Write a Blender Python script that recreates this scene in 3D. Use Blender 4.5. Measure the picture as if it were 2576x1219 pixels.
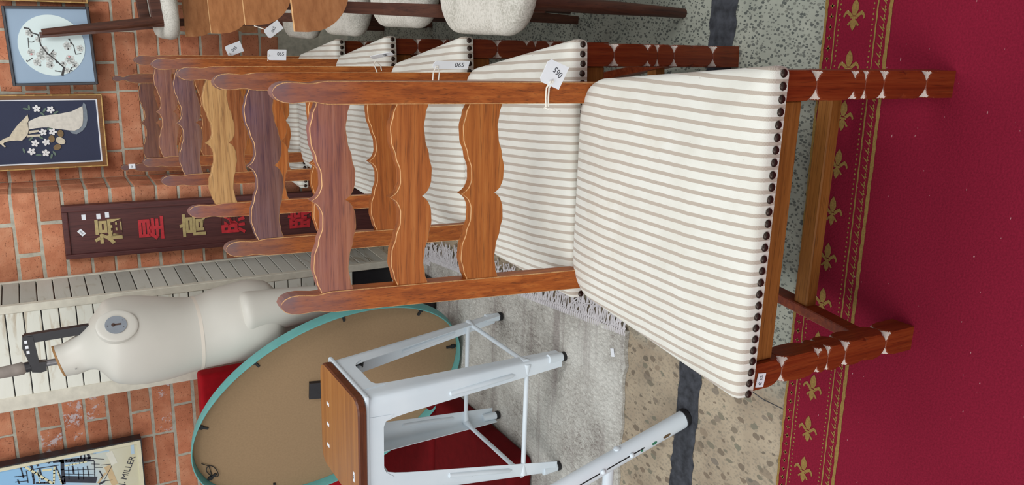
import bpy, bmesh, math, random
from mathutils import Vector, Matrix
from math import sin, cos, pi, sqrt, radians

for _o in list(bpy.data.objects):
    bpy.data.objects.remove(_o, do_unlink=True)
SC = bpy.context.scene
COL = SC.collection
random.seed(7)

# ---------------------------------------------------------------- camera
# the photograph was taken with the phone on its side: world "up" points to picture left
PITCH, ROLL, YAW, FPX, CAM_H = .5166, .1157, .2936, 2070.2, 1.4
cp, sp, cr, sr = cos(PITCH), sin(PITCH), cos(ROLL), sin(ROLL)
_right, _down, _fwd = Vector((1, 0, 0)), Vector((0, -sp, -cp)), Vector((0, cp, -sp))
_r2, _d2 = _right*cr + _down*sr, _down*cr - _right*sr
_M = Matrix.Rotation(YAW, 3, 'Z')
_r2, _d2, _fwd = _M @ _r2, _M @ _d2, _M @ _fwd
cam_data = bpy.data.cameras.new('camera')
cam = bpy.data.objects.new('camera', cam_data); COL.objects.link(cam)
cam_data.sensor_fit = 'HORIZONTAL'; cam_data.sensor_width = 36
cam_data.lens = FPX*36/2576
cam_data.clip_start = .05
mw = Matrix((( _d2.x, _r2.x, -_fwd.x, 0), (_d2.y, _r2.y, -_fwd.y, 0), (_d2.z, _r2.z, -_fwd.z, CAM_H), (0, 0, 0, 1)))
cam.matrix_world = mw
SC.camera = cam

# ---------------------------------------------------------------- light
SC.view_settings.view_transform = 'Standard'
SC.view_settings.look = 'None'
SC.view_settings.gamma = 1
SC.view_settings.use_curve_mapping = False
SC.view_settings.exposure = -.2
W = bpy.data.worlds.new('hall_light'); SC.world = W; W.use_nodes = True
W.node_tree.nodes['Background'].inputs[0].default_value = (.93, .97, 1.0, 1)
W.node_tree.nodes['Background'].inputs[1].default_value = .66
def area(name, loc, size, power, target, col=(1, 1, 1)):
    l = bpy.data.lights.new(name, 'AREA'); l.shape = 'RECTANGLE'; l.size, l.size_y = size
    l.energy = power; l.color = col
    o = bpy.data.objects.new(name, l); COL.objects.link(o); o.location = loc
    o.rotation_euler = (Vector(target)-Vector(loc)).to_track_quat('-Z', 'Y').to_euler()
    return o
# rows of fluorescent battens under the roof of the hall, and an unseen fill light added on the left behind the viewer
area('fluorescent_batten_row', (-.9, -.2, 3.3), (3.0, 1.0), 40, (-.6, 1.6, 0), (.98, 1, 1))
area('fluorescent_batten_row.001', (.5, 1.7, 3.2), (.6, 2.2), 44, (-.2, 3.7, .9), (.99, 1, 1))
area('front_left_fill', (-2.3, -2.4, 2.3), (2.2, 2.2), 72, (-.6, 2.2, .5), (.99, 1, 1))

# ---------------------------------------------------------------- mesh builder
class MB:
    def __init__(s): s.v = []; s.f = []; s.m = []; s.sm = []
    def add(s, vs, fs, mi=0, smooth=False):
        b = len(s.v); s.v += [tuple(p) for p in vs]
        for f in fs: s.f.append(tuple(b+i for i in f)); s.m.append(mi); s.sm.append(smooth)
        return s
    def box(s, lo, hi, mi=0, M=None):
        x0, y0, z0 = lo; x1, y1, z1 = hi
        vs = [Vector(p) for p in ((x0,y0,z0),(x1,y0,z0),(x1,y1,z0),(x0,y1,z0),(x0,y0,z1),(x1,y0,z1),(x1,y1,z1),(x0,y1,z1))]
        if M: vs = [M @ p for p in vs]
        return s.add(vs, [(3,2,1,0),(4,5,6,7),(0,1,5,4),(1,2,6,5),(2,3,7,6),(3,0,4,7)], mi)
    def hexa(s, bot, top, mi=0):      # two quads (ccw from above), bottom and top
        return s.add(list(bot)+list(top), [(3,2,1,0),(4,5,6,7),(0,1,5,4),(1,2,6,5),(2,3,7,6),(3,0,4,7)], mi)
    def rings(s, rings, mi=0, closed=True, cap0=True, cap1=True, smooth=True):
        n = len(rings[0]); vs = [p for r in rings for p in r]; fs = []
        for i in range(len(rings)-1):
            for j in range(n if closed else n-1):
                k = (j+1) % n
                fs.append((i*n+j, i*n+k, (i+1)*n+k, (i+1)*n+j))
        s.add(vs, fs, mi, smooth)
        b = len(s.v)-len(vs)
        if cap0: s.f.append(tuple(b+j for j in reversed(range(n)))); s.m.append(mi); s.sm.append(False)
        if cap1: s.f.append(tuple(b+(len(rings)-1)*n+j for j in range(n))); s.m.append(mi); s.sm.append(False)
        return s
    def tube(s, pts, r, n=8, mi=0, caps=True, smooth=True):
        pts = [Vector(p) for p in pts]; R = []
        rr = r if isinstance(r, (list, tuple)) else [r]*len(pts)
        up = None
        for i, p in enumerate(pts):
            t = (pts[min(i+1, len(pts)-1)]-pts[max(i-1, 0)]).normalized()
            if up is None:
                up = t.orthogonal().normalized()
            else:
                up = (up - t*up.dot(t)).normalized()
            w = t.cross(up)
            R.append([p+(up*cos(2*pi*j/n)+w*sin(2*pi*j/n))*rr[i] for j in range(n)])
        return s.rings(R, mi, True, caps, caps, smooth)
    def prism(s, poly, y0, y1, mi=0, side=None, smooth=False):   # polygon in x,z extruded along y
        n = len(poly)
        a = sum(poly[i][0]*poly[(i+1) % n][1]-poly[(i+1) % n][0]*poly[i][1] for i in range(n))
        if a < 0: poly = poly[::-1]
        vs = [(x, y0, z) for x, z in poly]+[(x, y1, z) for x, z in poly]
        s.add(vs, [tuple(range(n)), tuple(reversed(range(n, 2*n)))], mi)
        b = len(s.v)-2*n
        for i in range(n):
            j = (i+1) % n
            s.f.append((b+i, b+n+i, b+n+j, b+j)); s.m.append(mi if side is None else side); s.sm.append(smooth)
        return s
    def lathe(s, prof, n=16, M=None, mi=0, smooth=True):           # profile (r,z)
        R = [[Vector((r*cos(2*pi*j/n), r*sin(2*pi*j/n), z)) for j in range(n)] for r, z in prof]
        if M: R = [[M @ p for p in r] for r in R]
        return s.rings(R, mi, True, True, True, smooth)
    def mesh(s, name='m'):
        me = bpy.data.meshes.new(name); me.from_pydata([tuple(p) for p in s.v], [], s.f)
        me.polygons.foreach_set('material_index', s.m); me.polygons.foreach_set('use_smooth', s.sm)
        me.update()
        if any(s.sm): me.set_sharp_from_angle(angle=radians(50))
        return me

def obj(name, me, mats, parent=None, loc=None, rot=None, color=None):
    if isinstance(me, MB): me = me.mesh(name)
    if mats is not None and not me.materials:
        for m in (mats if isinstance(mats, (list, tuple)) else [mats]): me.materials.append(m)
    o = bpy.data.objects.new(name, me); COL.objects.link(o)
    if parent: o.parent = parent
    if loc: o.location = loc
    if rot: o.rotation_euler = rot
    if color: o.color = color
    return o
def tag(o, label=None, cat=None, group=None, kind=None):
    for k, v in (('label', label), ('category', cat), ('group', group), ('kind', kind)):
        if v: o[k] = v
    return o
def thing(name, label, cat, loc=(0,0,0), rot=(0,0,0), group=None):
    o = bpy.data.objects.new(name, None); COL.objects.link(o); o.location = loc; o.rotation_euler = rot
    o.empty_display_size = .05
    return tag(o, label, cat, group)
def bevelled(me, w=.002, seg=1, mat=-1, sel=None):
    bm = bmesh.new(); bm.from_mesh(me)
    es = [e for e in bm.edges if len(e.link_faces) == 2 and e.calc_face_angle(0) > .5 and (sel is None or sel(e))]
    bmesh.ops.bevel(bm, geom=es, offset=w, segments=seg, affect='EDGES', profile=.6, material=mat, clamp_overlap=True)
    bm.to_mesh(me); bm.free(); return me
def sharp(o, a=35):
    o.data.set_sharp_from_angle(angle=radians(a)); return o
def copy_tree(o, parent=None):
    c = o.copy(); COL.objects.link(c); c.parent = parent
    for ch in list(o.children): copy_tree(ch, c)
    return c
def text_mesh(txt, size, extrude=.0004, offset=0):
    cu = bpy.data.curves.new('t', 'FONT'); cu.body = txt; cu.size = size; cu.extrude = extrude
    cu.align_x = 'CENTER'; cu.align_y = 'CENTER'; cu.offset = offset; cu.resolution_u = 3
    o = bpy.data.objects.new('t', cu); COL.objects.link(o)
    dg = bpy.context.evaluated_depsgraph_get()
    me = bpy.data.meshes.new_from_object(o.evaluated_get(dg))
    bpy.data.objects.remove(o); bpy.data.curves.remove(cu)
    me.materials.clear()
    return me

# ---------------------------------------------------------------- materials
def lin(r, g, b):
    f = lambda c: (c/255/12.92) if c/255 <= .04045 else ((c/255+.055)/1.055)**2.4
    return (f(r), f(g), f(b), 1)
class Mat:
    def __init__(s, name, rough=.6, spec=.5, metal=0):
        s.mat = bpy.data.materials.new(name); s.mat.use_nodes = True
        s.nt = s.mat.node_tree; s.b = s.nt.nodes['Principled BSDF']
        s.b.inputs['Roughness'].default_value = rough; s.b.inputs['Metallic'].default_value = metal
        s.b.inputs['Specular IOR Level'].default_value = spec
        s.tc = s.n('ShaderNodeTexCoord')
    def n(s, t, **k):
        nd = s.nt.nodes.new(t)
        for a, v in k.items(): setattr(nd, a, v)
        return nd
    def l(s, a, b): s.nt.links.new(a, b)
    def val(s, sock, v):
        if hasattr(v, 'is_linked'): s.l(v, sock)
        else: sock.default_value = v
    def coord(s, scale=(1,1,1), rot=(0,0,0), loc=(0,0,0), src='Object'):
        m = s.n('ShaderNodeMapping'); s.l(s.tc.outputs[src], m.inputs[0])
        m.inputs['Scale'].default_value = scale; m.inputs['Rotation'].default_value = rot; m.inputs['Location'].default_value = loc
        return m.outputs[0]
    def noise(s, co, scale=5, detail=4, rough=.55, dist=0):
        t = s.n('ShaderNodeTexNoise'); s.l(co, t.inputs['Vector'])
        t.inputs['Scale'].default_value = scale; t.inputs['Detail'].default_value = detail
        t.inputs['Roughness'].default_value = rough; t.inputs['Distortion'].default_value = dist
        return t.outputs['Fac']
    def ramp(s, fac, stops):
        r = s.n('ShaderNodeValToRGB'); s.l(fac, r.inputs[0]); e = r.color_ramp.elements
        while len(e) < len(stops): e.new(.5)
        for i, (p, c) in enumerate(stops): e[i].position = p; e[i].color = c if len(c) == 4 else (*c, 1)
        return r.outputs[0]
    def mix(s, fac, a, b, mode='MIX'):
        m = s.n('ShaderNodeMix', data_type='RGBA', blend_type=mode)
        s.val(m.inputs[0], fac); s.val(m.inputs[6], a); s.val(m.inputs[7], b)
        return m.outputs[2]
    def math(s, op, a, b=0, c=0):
        m = s.n('ShaderNodeMath', operation=op)
        s.val(m.inputs[0], a); s.val(m.inputs[1], b); s.val(m.inputs[2], c)
        return m.outputs[0]
    def sep(s, co):
        x = s.n('ShaderNodeSeparateXYZ'); s.l(co, x.inputs[0]); return x.outputs
    def tint(s, col):                       # multiply by the object's own colour (each piece differs)
        oi = s.n('ShaderNodeObjectInfo'); return s.mix(1.0, col, oi.outputs['Color'], 'MULTIPLY')
    def bump(s, h, strength=.3, dist=.002):
        b = s.n('ShaderNodeBump'); s.l(h, b.inputs['Height']); b.inputs['Strength'].default_value = strength; b.inputs['Distance'].default_value = dist
        s.l(b.outputs[0], s.b.inputs['Normal'])
    def base(s, c): s.val(s.b.inputs['Base Color'], c); return s
def plain(name, rgb, rough=.6, var=.12, scale=30, spec=.5, metal=0, tint=False, bump=0):
    m = Mat(name, rough, spec, metal); c = lin(*rgb)
    n = m.noise(m.coord(), scale)
    col = m.ramp(n, [(.3, tuple(x*(1-var) for x in c[:3])), (.7, tuple(min(1, x*(1+var)) for x in c[:3]))])
    if tint: col = m.tint(col)
    m.base(col)
    if bump: m.bump(m.noise(m.coord(), scale*6), bump, .001)
    return m.mat
def wood(name, dark, mid, light, axis='Z', rough=.38, grain=1.0, spec=.5, painted_sheen=0.0, tint=True, coat=0, fleck=.55):
    m = Mat(name, rough, spec)
    sc = {'X': (2.2, 60, 60), 'Y': (60, 2.2, 60), 'Z': (60, 60, 2.2)}[axis]
    sc = tuple(v*grain for v in sc)
    n = m.noise(m.coord(sc), 1.6, 6, .62, .25)
    big = m.noise(m.coord(tuple(v*.12 for v in sc)), 1.2, 3)
    fac = m.math('ADD', m.math('MULTIPLY', n, .72), m.math('MULTIPLY', big, .28))
    col = m.ramp(fac, [(.30, lin(*dark)), (.5, lin(*mid)), (.68, lin(*light))])
    fine = m.noise(m.coord(tuple(v*4 for v in sc)), 2, 3)
    col = m.mix(m.ramp(fine, [(.30, (fleck,)*3), (.46, (0, 0, 0))]), col, lin(*[v*.6 for v in dark]))
    if painted_sheen:      # cool varnish reflection painted in as cloudy violet-grey towards the top of the backs
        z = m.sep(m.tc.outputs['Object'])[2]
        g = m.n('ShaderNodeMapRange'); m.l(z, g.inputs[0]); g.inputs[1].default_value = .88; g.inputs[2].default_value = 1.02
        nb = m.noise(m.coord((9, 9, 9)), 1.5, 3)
        f = m.math('MULTIPLY', m.math('MULTIPLY', g.outputs[0], m.math('MULTIPLY', nb, 1.6)), painted_sheen)
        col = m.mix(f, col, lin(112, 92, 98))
    if tint: col = m.tint(col)
    m.base(col); m.bump(fine, .2, .001)
    r = m.math('ADD', rough-.1, m.math('MULTIPLY', n, .2)); m.l(r, m.b.inputs['Roughness'])
    if coat: m.b.inputs['Coat Weight'].default_value = coat; m.b.inputs['Coat Roughness'].default_value = .25
    return m.mat

# --- setting
def brick_mat(name, white):
    m = Mat(name, .9, .25); co = m.coord()
    oi = m.n('ShaderNodeObjectInfo')
    add = m.n('ShaderNodeVectorMath', operation='ADD'); m.l(co, add.inputs[0])
    sc = m.n('ShaderNodeVectorMath', operation='SCALE'); m.l(oi.outputs['Location'], sc.inputs[0]); sc.inputs['Scale'].default_value = 3.1
    m.l(sc.outputs[0], add.inputs[1]); co = add.outputs[0]
    n = m.noise(co, 14, 5); s = m.noise(co, 130, 3)
    col = m.ramp(n, [(.25, lin(168, 102, 74)), (.5, lin(198, 128, 95)), (.78, lin(216, 152, 118))])
    col = m.mix(m.math('MULTIPLY', m.math('LESS_THAN', s, .36), .55), col, lin(96, 52, 40))
    col = m.tint(col)
    if white:
        w = m.noise(co, 22, 6, .7)
        col = m.mix(m.ramp(w, [(.56, (0, 0, 0)), (.60, (.9, .9, .9))]), col, lin(214, 200, 200))
    m.base(col); m.bump(m.math('ADD', m.math('MULTIPLY', n, 1.5), s), .55, .003)
    return m.mat
BRICK, BRICK_W = brick_mat('red_brick', False), brick_mat('efflorescent_brick', True)
MORTAR = plain('mortar', (184, 180, 164), .95, .2, 40, .2, bump=.5)
def floor_mat():
    m = Mat('aggregate_concrete', .55, .4); co = m.coord()
    x, y, z = m.sep(co)
    big = m.noise(co, 2.2, 4)
    base_g = m.ramp(m.noise(co, 9, 5), [(.3, lin(150, 154, 142)), (.7, lin(176, 178, 164))])
    base_b = m.ramp(m.noise(co, 7, 5), [(.3, lin(150, 134, 114)), (.7, lin(186, 170, 146))])
    g = m.n('ShaderNodeMapRange'); m.l(m.math('ADD', x, m.math('MULTIPLY', m.math('SUBTRACT', big, .5), .35)), g.inputs[0])
    g.inputs[1].default_value = -.68; g.inputs[2].default_value = -.80
    col = m.mix(g.outputs[0], base_g, base_b)
    def chips(scale, lo, hi, seed):
        v = m.n('ShaderNodeTexVoronoi', feature='F1', voronoi_dimensions='2D')
        wv = m.n('ShaderNodeTexNoise'); m.l(co, wv.inputs['Vector']); wv.inputs['Scale'].default_value = scale*.9; wv.inputs['Detail'].default_value = 2
        ws = m.n('ShaderNodeVectorMath', operation='SCALE'); m.l(wv.outputs['Color'], ws.inputs[0]); ws.inputs['Scale'].default_value = .55/scale
        wa = m.n('ShaderNodeVectorMath', operation='ADD'); m.l(m.coord((1.0, .66, 1), (0, 0, seed), (seed, seed*2, 0)), wa.inputs[0]); m.l(ws.outputs[0], wa.inputs[1])
        m.l(wa.outputs[0], v.inputs['Vector'])
        v.inputs['Scale'].default_value = scale; v.inputs['Randomness'].default_value = 1
        sp_ = m.n('ShaderNodeSeparateColor'); m.l(v.outputs['Color'], sp_.inputs[0])
        rad = m.math('MULTIPLY', sp_.outputs[0], hi)
        d = m.math('ADD', v.outputs['Distance'], m.math('MULTIPLY', m.noise(co, scale*1.7, 2), .22))
        return m.math('MULTIPLY', m.math('LESS_THAN', d, m.math('ADD', rad, lo)), m.math('GREATER_THAN', sp_.outputs[1], .25)), sp_
    f, c = chips(150, .24, .38, .4)
    chipc = m.ramp(c.outputs[2], [(.0, lin(52, 60, 60)), (.5, lin(84, 88, 84)), (1, lin(122, 124, 114))])
    col = m.mix(m.math('MULTIPLY', f, m.math('SUBTRACT', .85, m.math('MULTIPLY', g.outputs[0], .6))), col, chipc)
    f2, c2 = chips(44, .14, .36, 1.3)
    chipb = m.ramp(c2.outputs[2], [(.0, lin(96, 88, 76)), (.5, lin(116, 100, 84)), (1, lin(112, 112, 96))])
    col = m.mix(m.math('MULTIPLY', m.math('MULTIPLY', f2, g.outputs[0]), .8), col, chipb)
    f3, c3 = chips(19, .10, .30, 2.1)
    col = m.mix(m.math('MULTIPLY', m.math('MULTIPLY', f3, g.outputs[0]), .6), col, m.ramp(c3.outputs[2], [(0, lin(92, 88, 84)), (1, lin(134, 116, 96))]))
    col = m.mix(m.ramp(m.noise(co, 3.3, 5, .65), [(.52, (0, 0, 0)), (.75, (.4, .4, .4))]), col, lin(104, 100, 92))
    m.base(col); m.bump(m.noise(co, 60, 3), .1, .001)
    return m.mat
FLOOR = floor_mat()
STRIP = plain('black_joint_filler', (62, 64, 70), .8, .5, 45, .3, bump=.4)
def carpet_mat(name, rgb, sc=260):
    m = Mat(name, .95, .12); co = m.coord(); c = lin(*rgb)
    n = m.noise(co, sc, 3); b = m.noise(co, 3, 3)
    col = m.ramp(m.math('ADD', m.math('MULTIPLY', n, .7), m.math('MULTIPLY', b, .3)), [(.3, tuple(v*.78 for v in c[:3])), (.7, tuple(v*1.22 for v in c[:3]))])
    lint = m.noise(m.coord((1, 2.2, 1), (0, 0, .6)), 85, 1, .3)
    col = m.mix(m.ramp(lint, [(.80, (0, 0, 0)), (.82, (.6, .6, .6))]), col, lin(200, 160, 160))
    m.base(col); m.bump(n, .6, .002)
    m.b.inputs['Sheen Weight'].default_value = .25; m.b.inputs['Sheen Roughness'].default_value = .4
    m.b.inputs['Sheen Tint'].default_value = c
    return m.mat
CRIMSON = carpet_mat('crimson_pile', (124, 24, 46)); GOLD = carpet_mat('gold_pile', (142, 114, 64)); PLUM = carpet_mat('plum_pile', (132, 28, 54))
def rug_mat():
    m = Mat('grey_shag', .95, .1); co = m.coord()
    n = m.noise(m.coord((1.8, 1.0, 1)), 60, 5, .75, 1.2); b = m.noise(co, 4.5, 4)
    col = m.ramp(m.math('ADD', m.math('MULTIPLY', n, .55), m.math('MULTIPLY', b, .5)), [(.37, lin(140, 130, 124)), (.47, lin(194, 190, 182)), (.60, lin(224, 222, 214))])
    y = m.sep(co)[1]
    st = m.noise(m.coord((.6, 11, 1)), 1.4, 3)
    col = m.mix(m.ramp(st, [(.55, (0, 0, 0)), (.68, (.55, .55, .55))]), col, lin(140, 126, 124))
    m.base(col); m.bump(n, .9, .006); return m.mat
RUG = rug_mat(); FRINGE_M = plain('cotton_fringe', (206, 202, 204), .9, .1, 60)

# --- chair woods and cloth
OAK_Z = wood('oak_upright_grain', (108, 48, 14), (154, 80, 28), (180, 106, 46), 'Z', .46, spec=.3, painted_sheen=.8)
OAK_X = wood('oak_cross_grain', (124, 60, 20), (170, 96, 38), (192, 122, 60), 'X', .46, spec=.3, painted_sheen=.3)
OAK_LEG = wood('oak_leg', (84, 28, 10), (118, 46, 16), (140, 66, 28), 'Z', .4, spec=.35, coat=.1)
OAK_APRON = wood('oak_apron', (106, 60, 22), (136, 84, 34), (152, 98, 46), 'X', .6, spec=.25)
OAK_EDGE = wood('oak_worn_edge', (166, 112, 66), (200, 150, 98), (218, 176, 124), 'X', .6, tint=False)
PALE_SLAT = wood('pale_oak_slat', (136, 92, 54), (178, 134, 84), (196, 154, 104), 'X', .5, spec=.3)
CHALK = plain('dusty_carving', (206, 192, 182), .9, .1, 60)
def stripe_mat():
    m = Mat('striped_upholstery', .85, .2); co = m.coord()
    x, y, z = m.sep(co)
    wob = m.math('MULTIPLY', m.math('SUBTRACT', m.noise(m.coord((1, 7, 1)), 2, 2), .5), .004)
    fr = m.math('FRACT', m.math('MULTIPLY', m.math('ADD', m.math('ADD', x, wob), 3.0), 1/.0183))
    st = m.math('LESS_THAN', fr, .34)
    tw = m.n('ShaderNodeTexWave'); m.l(m.coord((1, 1, 1), (0, 0, .8)), tw.inputs[0]); tw.inputs['Scale'].default_value = 260; tw.inputs['Distortion'].default_value = .5
    sc_ = m.mix(tw.outputs['Fac'], lin(168, 155, 142), lin(194, 182, 168))
    n = m.noise(co, 16, 5)
    crm = m.ramp(n, [(.3, lin(214, 211, 200)), (.65, lin(224, 222, 213))])
    col = m.mix(st, crm, sc_)
    stain = m.noise(m.coord((1, 1, 1), (0, 0, 0), (1.3, .4, 0)), 9, 5, .6)
    col = m.mix(m.ramp(stain, [(.60, (0, 0, 0)), (.8, (.35, .35, .35))]), col, lin(190, 172, 140))
    spot = m.noise(co, 75, 2, .4)
    col = m.mix(m.ramp(spot, [(.76, (0, 0, 0)), (.80, (.5, .5, .5))]), col, lin(150, 140, 130))
    m.base(m.tint(col)); m.bump(m.math('ADD', tw.outputs['Fac'], m.noise(co, 300, 2)), .18, .0006)
    m.b.inputs['Sheen Weight'].default_value = .2
    return m.mat
STRIPE = stripe_mat()
NAIL = plain('bronze_nail', (62, 48, 42), .3, .3, 200, .6, .7)
PAPER = plain('white_paper', (232, 235, 240), .8, .03, 20)
INK = plain('printed_ink', (70, 70, 78), .8, .1, 20)
STRING = plain('white_string', (232, 226, 214), .9, .08, 90)
# --- others
WALNUT = wood('walnut_frame', (50, 26, 18), (78, 42, 28), (98, 56, 38), 'Z', .45)
TEAK = wood('teak_ply', (146, 92, 54), (172, 114, 70), (186, 130, 84), 'X', .4, .6, fleck=.15)
def weave_mat():
    m = Mat('cream_weave', .95, .15); co = m.coord()
    n = m.noise(m.coord((1, 1, 1)), 190, 3, .7); b = m.noise(co, 12, 3)
    col = m.ramp(m.math('ADD', m.math('MULTIPLY', n, .6), m.math('MULTIPLY', b, .4)), [(.36, lin(172, 168, 156)), (.52, lin(212, 208, 198)), (.7, lin(226, 222, 212))])
    m.base(col); m.bump(n, .6, .002); return m.mat
WEAVE = weave_mat()
SIGNWOOD = wood('maroon_board', (70, 36, 36), (88, 48, 46), (98, 56, 52), 'Z', .5, .8, tint=False, spec=.3)
GILT = plain('gilt_lettering', (178, 158, 108), .5, .15, 60, .5, .2); REDPAINT = plain('red_lettering', (186, 34, 44), .5, .2, 60)
def slat_mat():
    m = Mat('whitewashed_slat', .8, .3); co = m.coord()
    oi = m.n('ShaderNodeObjectInfo'); add = m.n('ShaderNodeVectorMath', operation='ADD'); m.l(m.coord((5, 5, 22)), add.inputs[0])
    sc = m.n('ShaderNodeVectorMath', operation='SCALE'); m.l(oi.outputs['Location'], sc.inputs[0]); sc.inputs['Scale'].default_value = 9; m.l(sc.outputs[0], add.inputs[1])
    n = m.noise(add.outputs[0], 1.1, 5, .6, .8)
    col = m.ramp(n, [(.22, lin(160, 142, 120)), (.32, lin(206, 198, 182)), (.42, lin(226, 226, 216)), (.75, lin(232, 232, 224))])
    m.base(m.tint(col)); m.bump(m.noise(m.coord((10, 10, 120)), 2, 3), .2, .001); return m.mat
SLAT = slat_mat(); STILE = plain('whitewashed_stile', (214, 208, 192), .8, .12, 25, bump=.2)
def worn_white():
    m = Mat('chipped_white_enamel', .35, .5); co = m.coord()
    n = m.noise(co, 40, 5, .7); b = m.noise(co, 6, 3)
    col = m.ramp(b, [(.3, lin(216, 228, 236)), (.7, lin(228, 237, 243))])
    col = m.mix(m.ramp(n, [(.71, (0, 0, 0)), (.74, (.8, .8, .8))]), col, lin(110, 82, 62))
    m.base(col); return m.mat
ENAMEL = worn_white()
BLACK = plain('black_rubber', (26, 26, 28), .6, .2, 60); BLACKPAINT = plain('black_paint', (34, 32, 36), .45, .15, 60)
STEEL = plain('dull_steel', (128, 126, 128), .4, .2, 50, .5, .6); HANDLE = plain('greyed_handle', (138, 128, 120), .7, .15, 30)
SEATWOOD = wood('varnished_seat', (140, 82, 32), (166, 104, 44), (178, 118, 56), 'X', .36, .5, tint=False, coat=.15, fleck=.2)
SEATEDGE = wood('seat_edge', (70, 32, 14), (98, 48, 22), (122, 64, 30), 'X', .4, tint=False)
MDF = plain('hardboard_back', (152, 126, 96), .85, .06, 140, .2)
TEAL = plain('turquoise_frame', (98, 164, 160), .4, .08, 20)
PADCLOTH = plain('maroon_cloth', (98, 10, 15), .9, .12, 30, .15, bump=.25)
REDCLOTH = plain('red_cloth', (176, 18, 30), .85, .1, 30, .2, bump=.25)
SKIN = plain('mannequin_shell', (206, 202, 192), .45, .03, 6); CAPWOOD = plain('neck_cap_board', (166, 124, 78), .7, .12, 60); DISC = plain('joint_plate', (146, 152, 160), .4, .06, 40, .5, .3)
FRAMEBLK = plain('black_frame', (34, 34, 42), .4, .15, 40); MATBLUE = plain('grey_blue_mount', (152, 172, 192), .8, .03, 10); IVORYP = plain('pale_green_silk', (214, 228, 226), .6, .02, 10)
BROWNFRAME = wood('brown_frame', (100, 62, 26), (124, 80, 36), (136, 90, 44), 'Z', .5, tint=False); BAMBOO = plain('gilt_bamboo', (196, 158, 96), .4, .12, 50, .5, .2)
NAVY = plain('navy_silk', (48, 54, 78), .8, .05, 200); SHELL = plain('shell_inlay', (214, 208, 196), .35, .12, 60); SHELL2 = plain('cream_shell', (204, 192, 168), .35, .16, 70); WHITEP = plain('white_petal', (228, 226, 226), .5, .06, 80)
TULLE = plain('grey_shell_fringe', (122, 132, 142), .5, .12, 90); ROCKM = plain('brown_shell', (124, 98, 60), .5, .25, 120); LEAFM = plain('green_leaf', (92, 112, 100), .6, .2, 90); BRANCHM = plain('painted_branch', (66, 62, 62), .8, .15, 90); PETALM = plain('painted_petal', (206, 208, 204), .8, .08, 150); PINKM = plain('pink_dab', (214, 150, 150), .8, .1, 90)
def canvas_mat():
    m = Mat('painted_sky', .6, .3); co = m.coord(); x, y, z = m.sep(co)
    f = m.math('ADD', m.math('MULTIPLY', z, 1.6), m.math('MULTIPLY', m.noise(co, 7, 4), .4))
    col = m.ramp(f, [(.15, lin(206, 200, 168)), (.42, lin(214, 212, 190)), (.62, lin(176, 206, 226)), (.9, lin(150, 196, 232))])
    m.base(col); m.bump(m.noise(co, 60, 3), .2, .001); return m.mat
CANVAS = canvas_mat(); PAINTK = plain('black_oil_paint', (44, 46, 58), .5, .3, 40); PAINTC = plain('cream_oil_paint', (226, 220, 180), .5, .08, 40); PAINTT = plain('tan_oil_paint', (206, 180, 138), .5, .08, 20); PAINTW = plain('white_oil_paint', (226, 224, 208), .5, .05, 20); PAINTB = plain('pale_blue_oil_paint', (182, 208, 224), .5, .05, 20); CREAMFRAME = plain('cream_slip_frame', (222, 216, 186), .5, .05, 30)
TAIL = [(0.0439,0.0616),(0.0551,0.0412),(0.0648,0.017),(0.0698,-0.0199),(0.0748,-0.0599),(0.0829,-0.1005),(0.0973,-0.1287),(0.104,-0.1428),(0.0835,-0.1431),(0.0473,-0.1404),(0.0232,-0.1356),(0.0085,-0.1207),(0.0014,-0.1039),(0.0037,-0.0826),(0.0091,-0.0537),(0.0129,-0.0302),(0.018,-0.0097),(0.0187,0.0111),(0.0165,0.0373),(0.0115,0.0636)]
FRINGE = [(0.104,-0.1428),(0.1195,-0.1482),(0.1103,-0.1555),(0.0832,-0.1586),(0.0469,-0.1573),(0.0197,-0.1502),(-0.0011,-0.1334),(-0.014,-0.1106),(-0.0104,-0.0947),(0.0037,-0.0826),(0.0014,-0.1039),(0.0085,-0.1207),(0.0232,-0.1356),(0.0473,-0.1404),(0.0835,-0.1431)]
BODY = [(-0.0429,0.1856),(-0.0318,0.1694),(-0.0222,0.1534),(-0.0155,0.1351),(0.0075,0.12),(0.0332,0.0996),(0.056,0.077),(0.0732,0.0612),(0.0526,0.0594),(0.0381,0.0648),(0.0115,0.0636),(-0.009,0.0695),(-0.0234,0.0825),(-0.0334,0.0925),(-0.0313,0.1088),(-0.0319,0.1292),(-0.0343,0.1446),(-0.0382,0.1551),(-0.0439,0.1607),(-0.0561,0.1519),(-0.0573,0.1571),(-0.0466,0.166),(-0.0449,0.1708),(-0.0546,0.1843)]
PLEG = [[(0.0056,0.0642),(0.0088,0.0277),(0.0014,0.0272),(-0.0062,0.0654)],[(-0.0105,0.0709),(-0.0092,0.0243),(-0.0181,0.0239),(-0.0208,0.0733)]]
FLOWERS = [(0.0974,0.0267),(0.092,-0.0234),(-0.0006,0.013),(-0.0003,-0.0224),(-0.0428,0.0054),(-0.0457,0.0461),(-0.0794,0.0624),(-0.0878,0.011)]
ROCKS = [(-0.0088,-0.0507),(-0.0389,-0.0479),(-0.0656,-0.0334),(-0.0301,-0.0156)]
LEAVES = [(0.1023,0.0532),(0.0967,0.0652),(0.0895,-0.001),(0.0749,0.0082),(0.0797,-0.0419),(-0.0752,0.0891),(-0.0956,0.038),(-0.1024,-0.0087),(-0.0227,0.023),(-0.0272,0.0598),(-0.0908,-0.0204),(0.012,-0.0117)]
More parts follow.
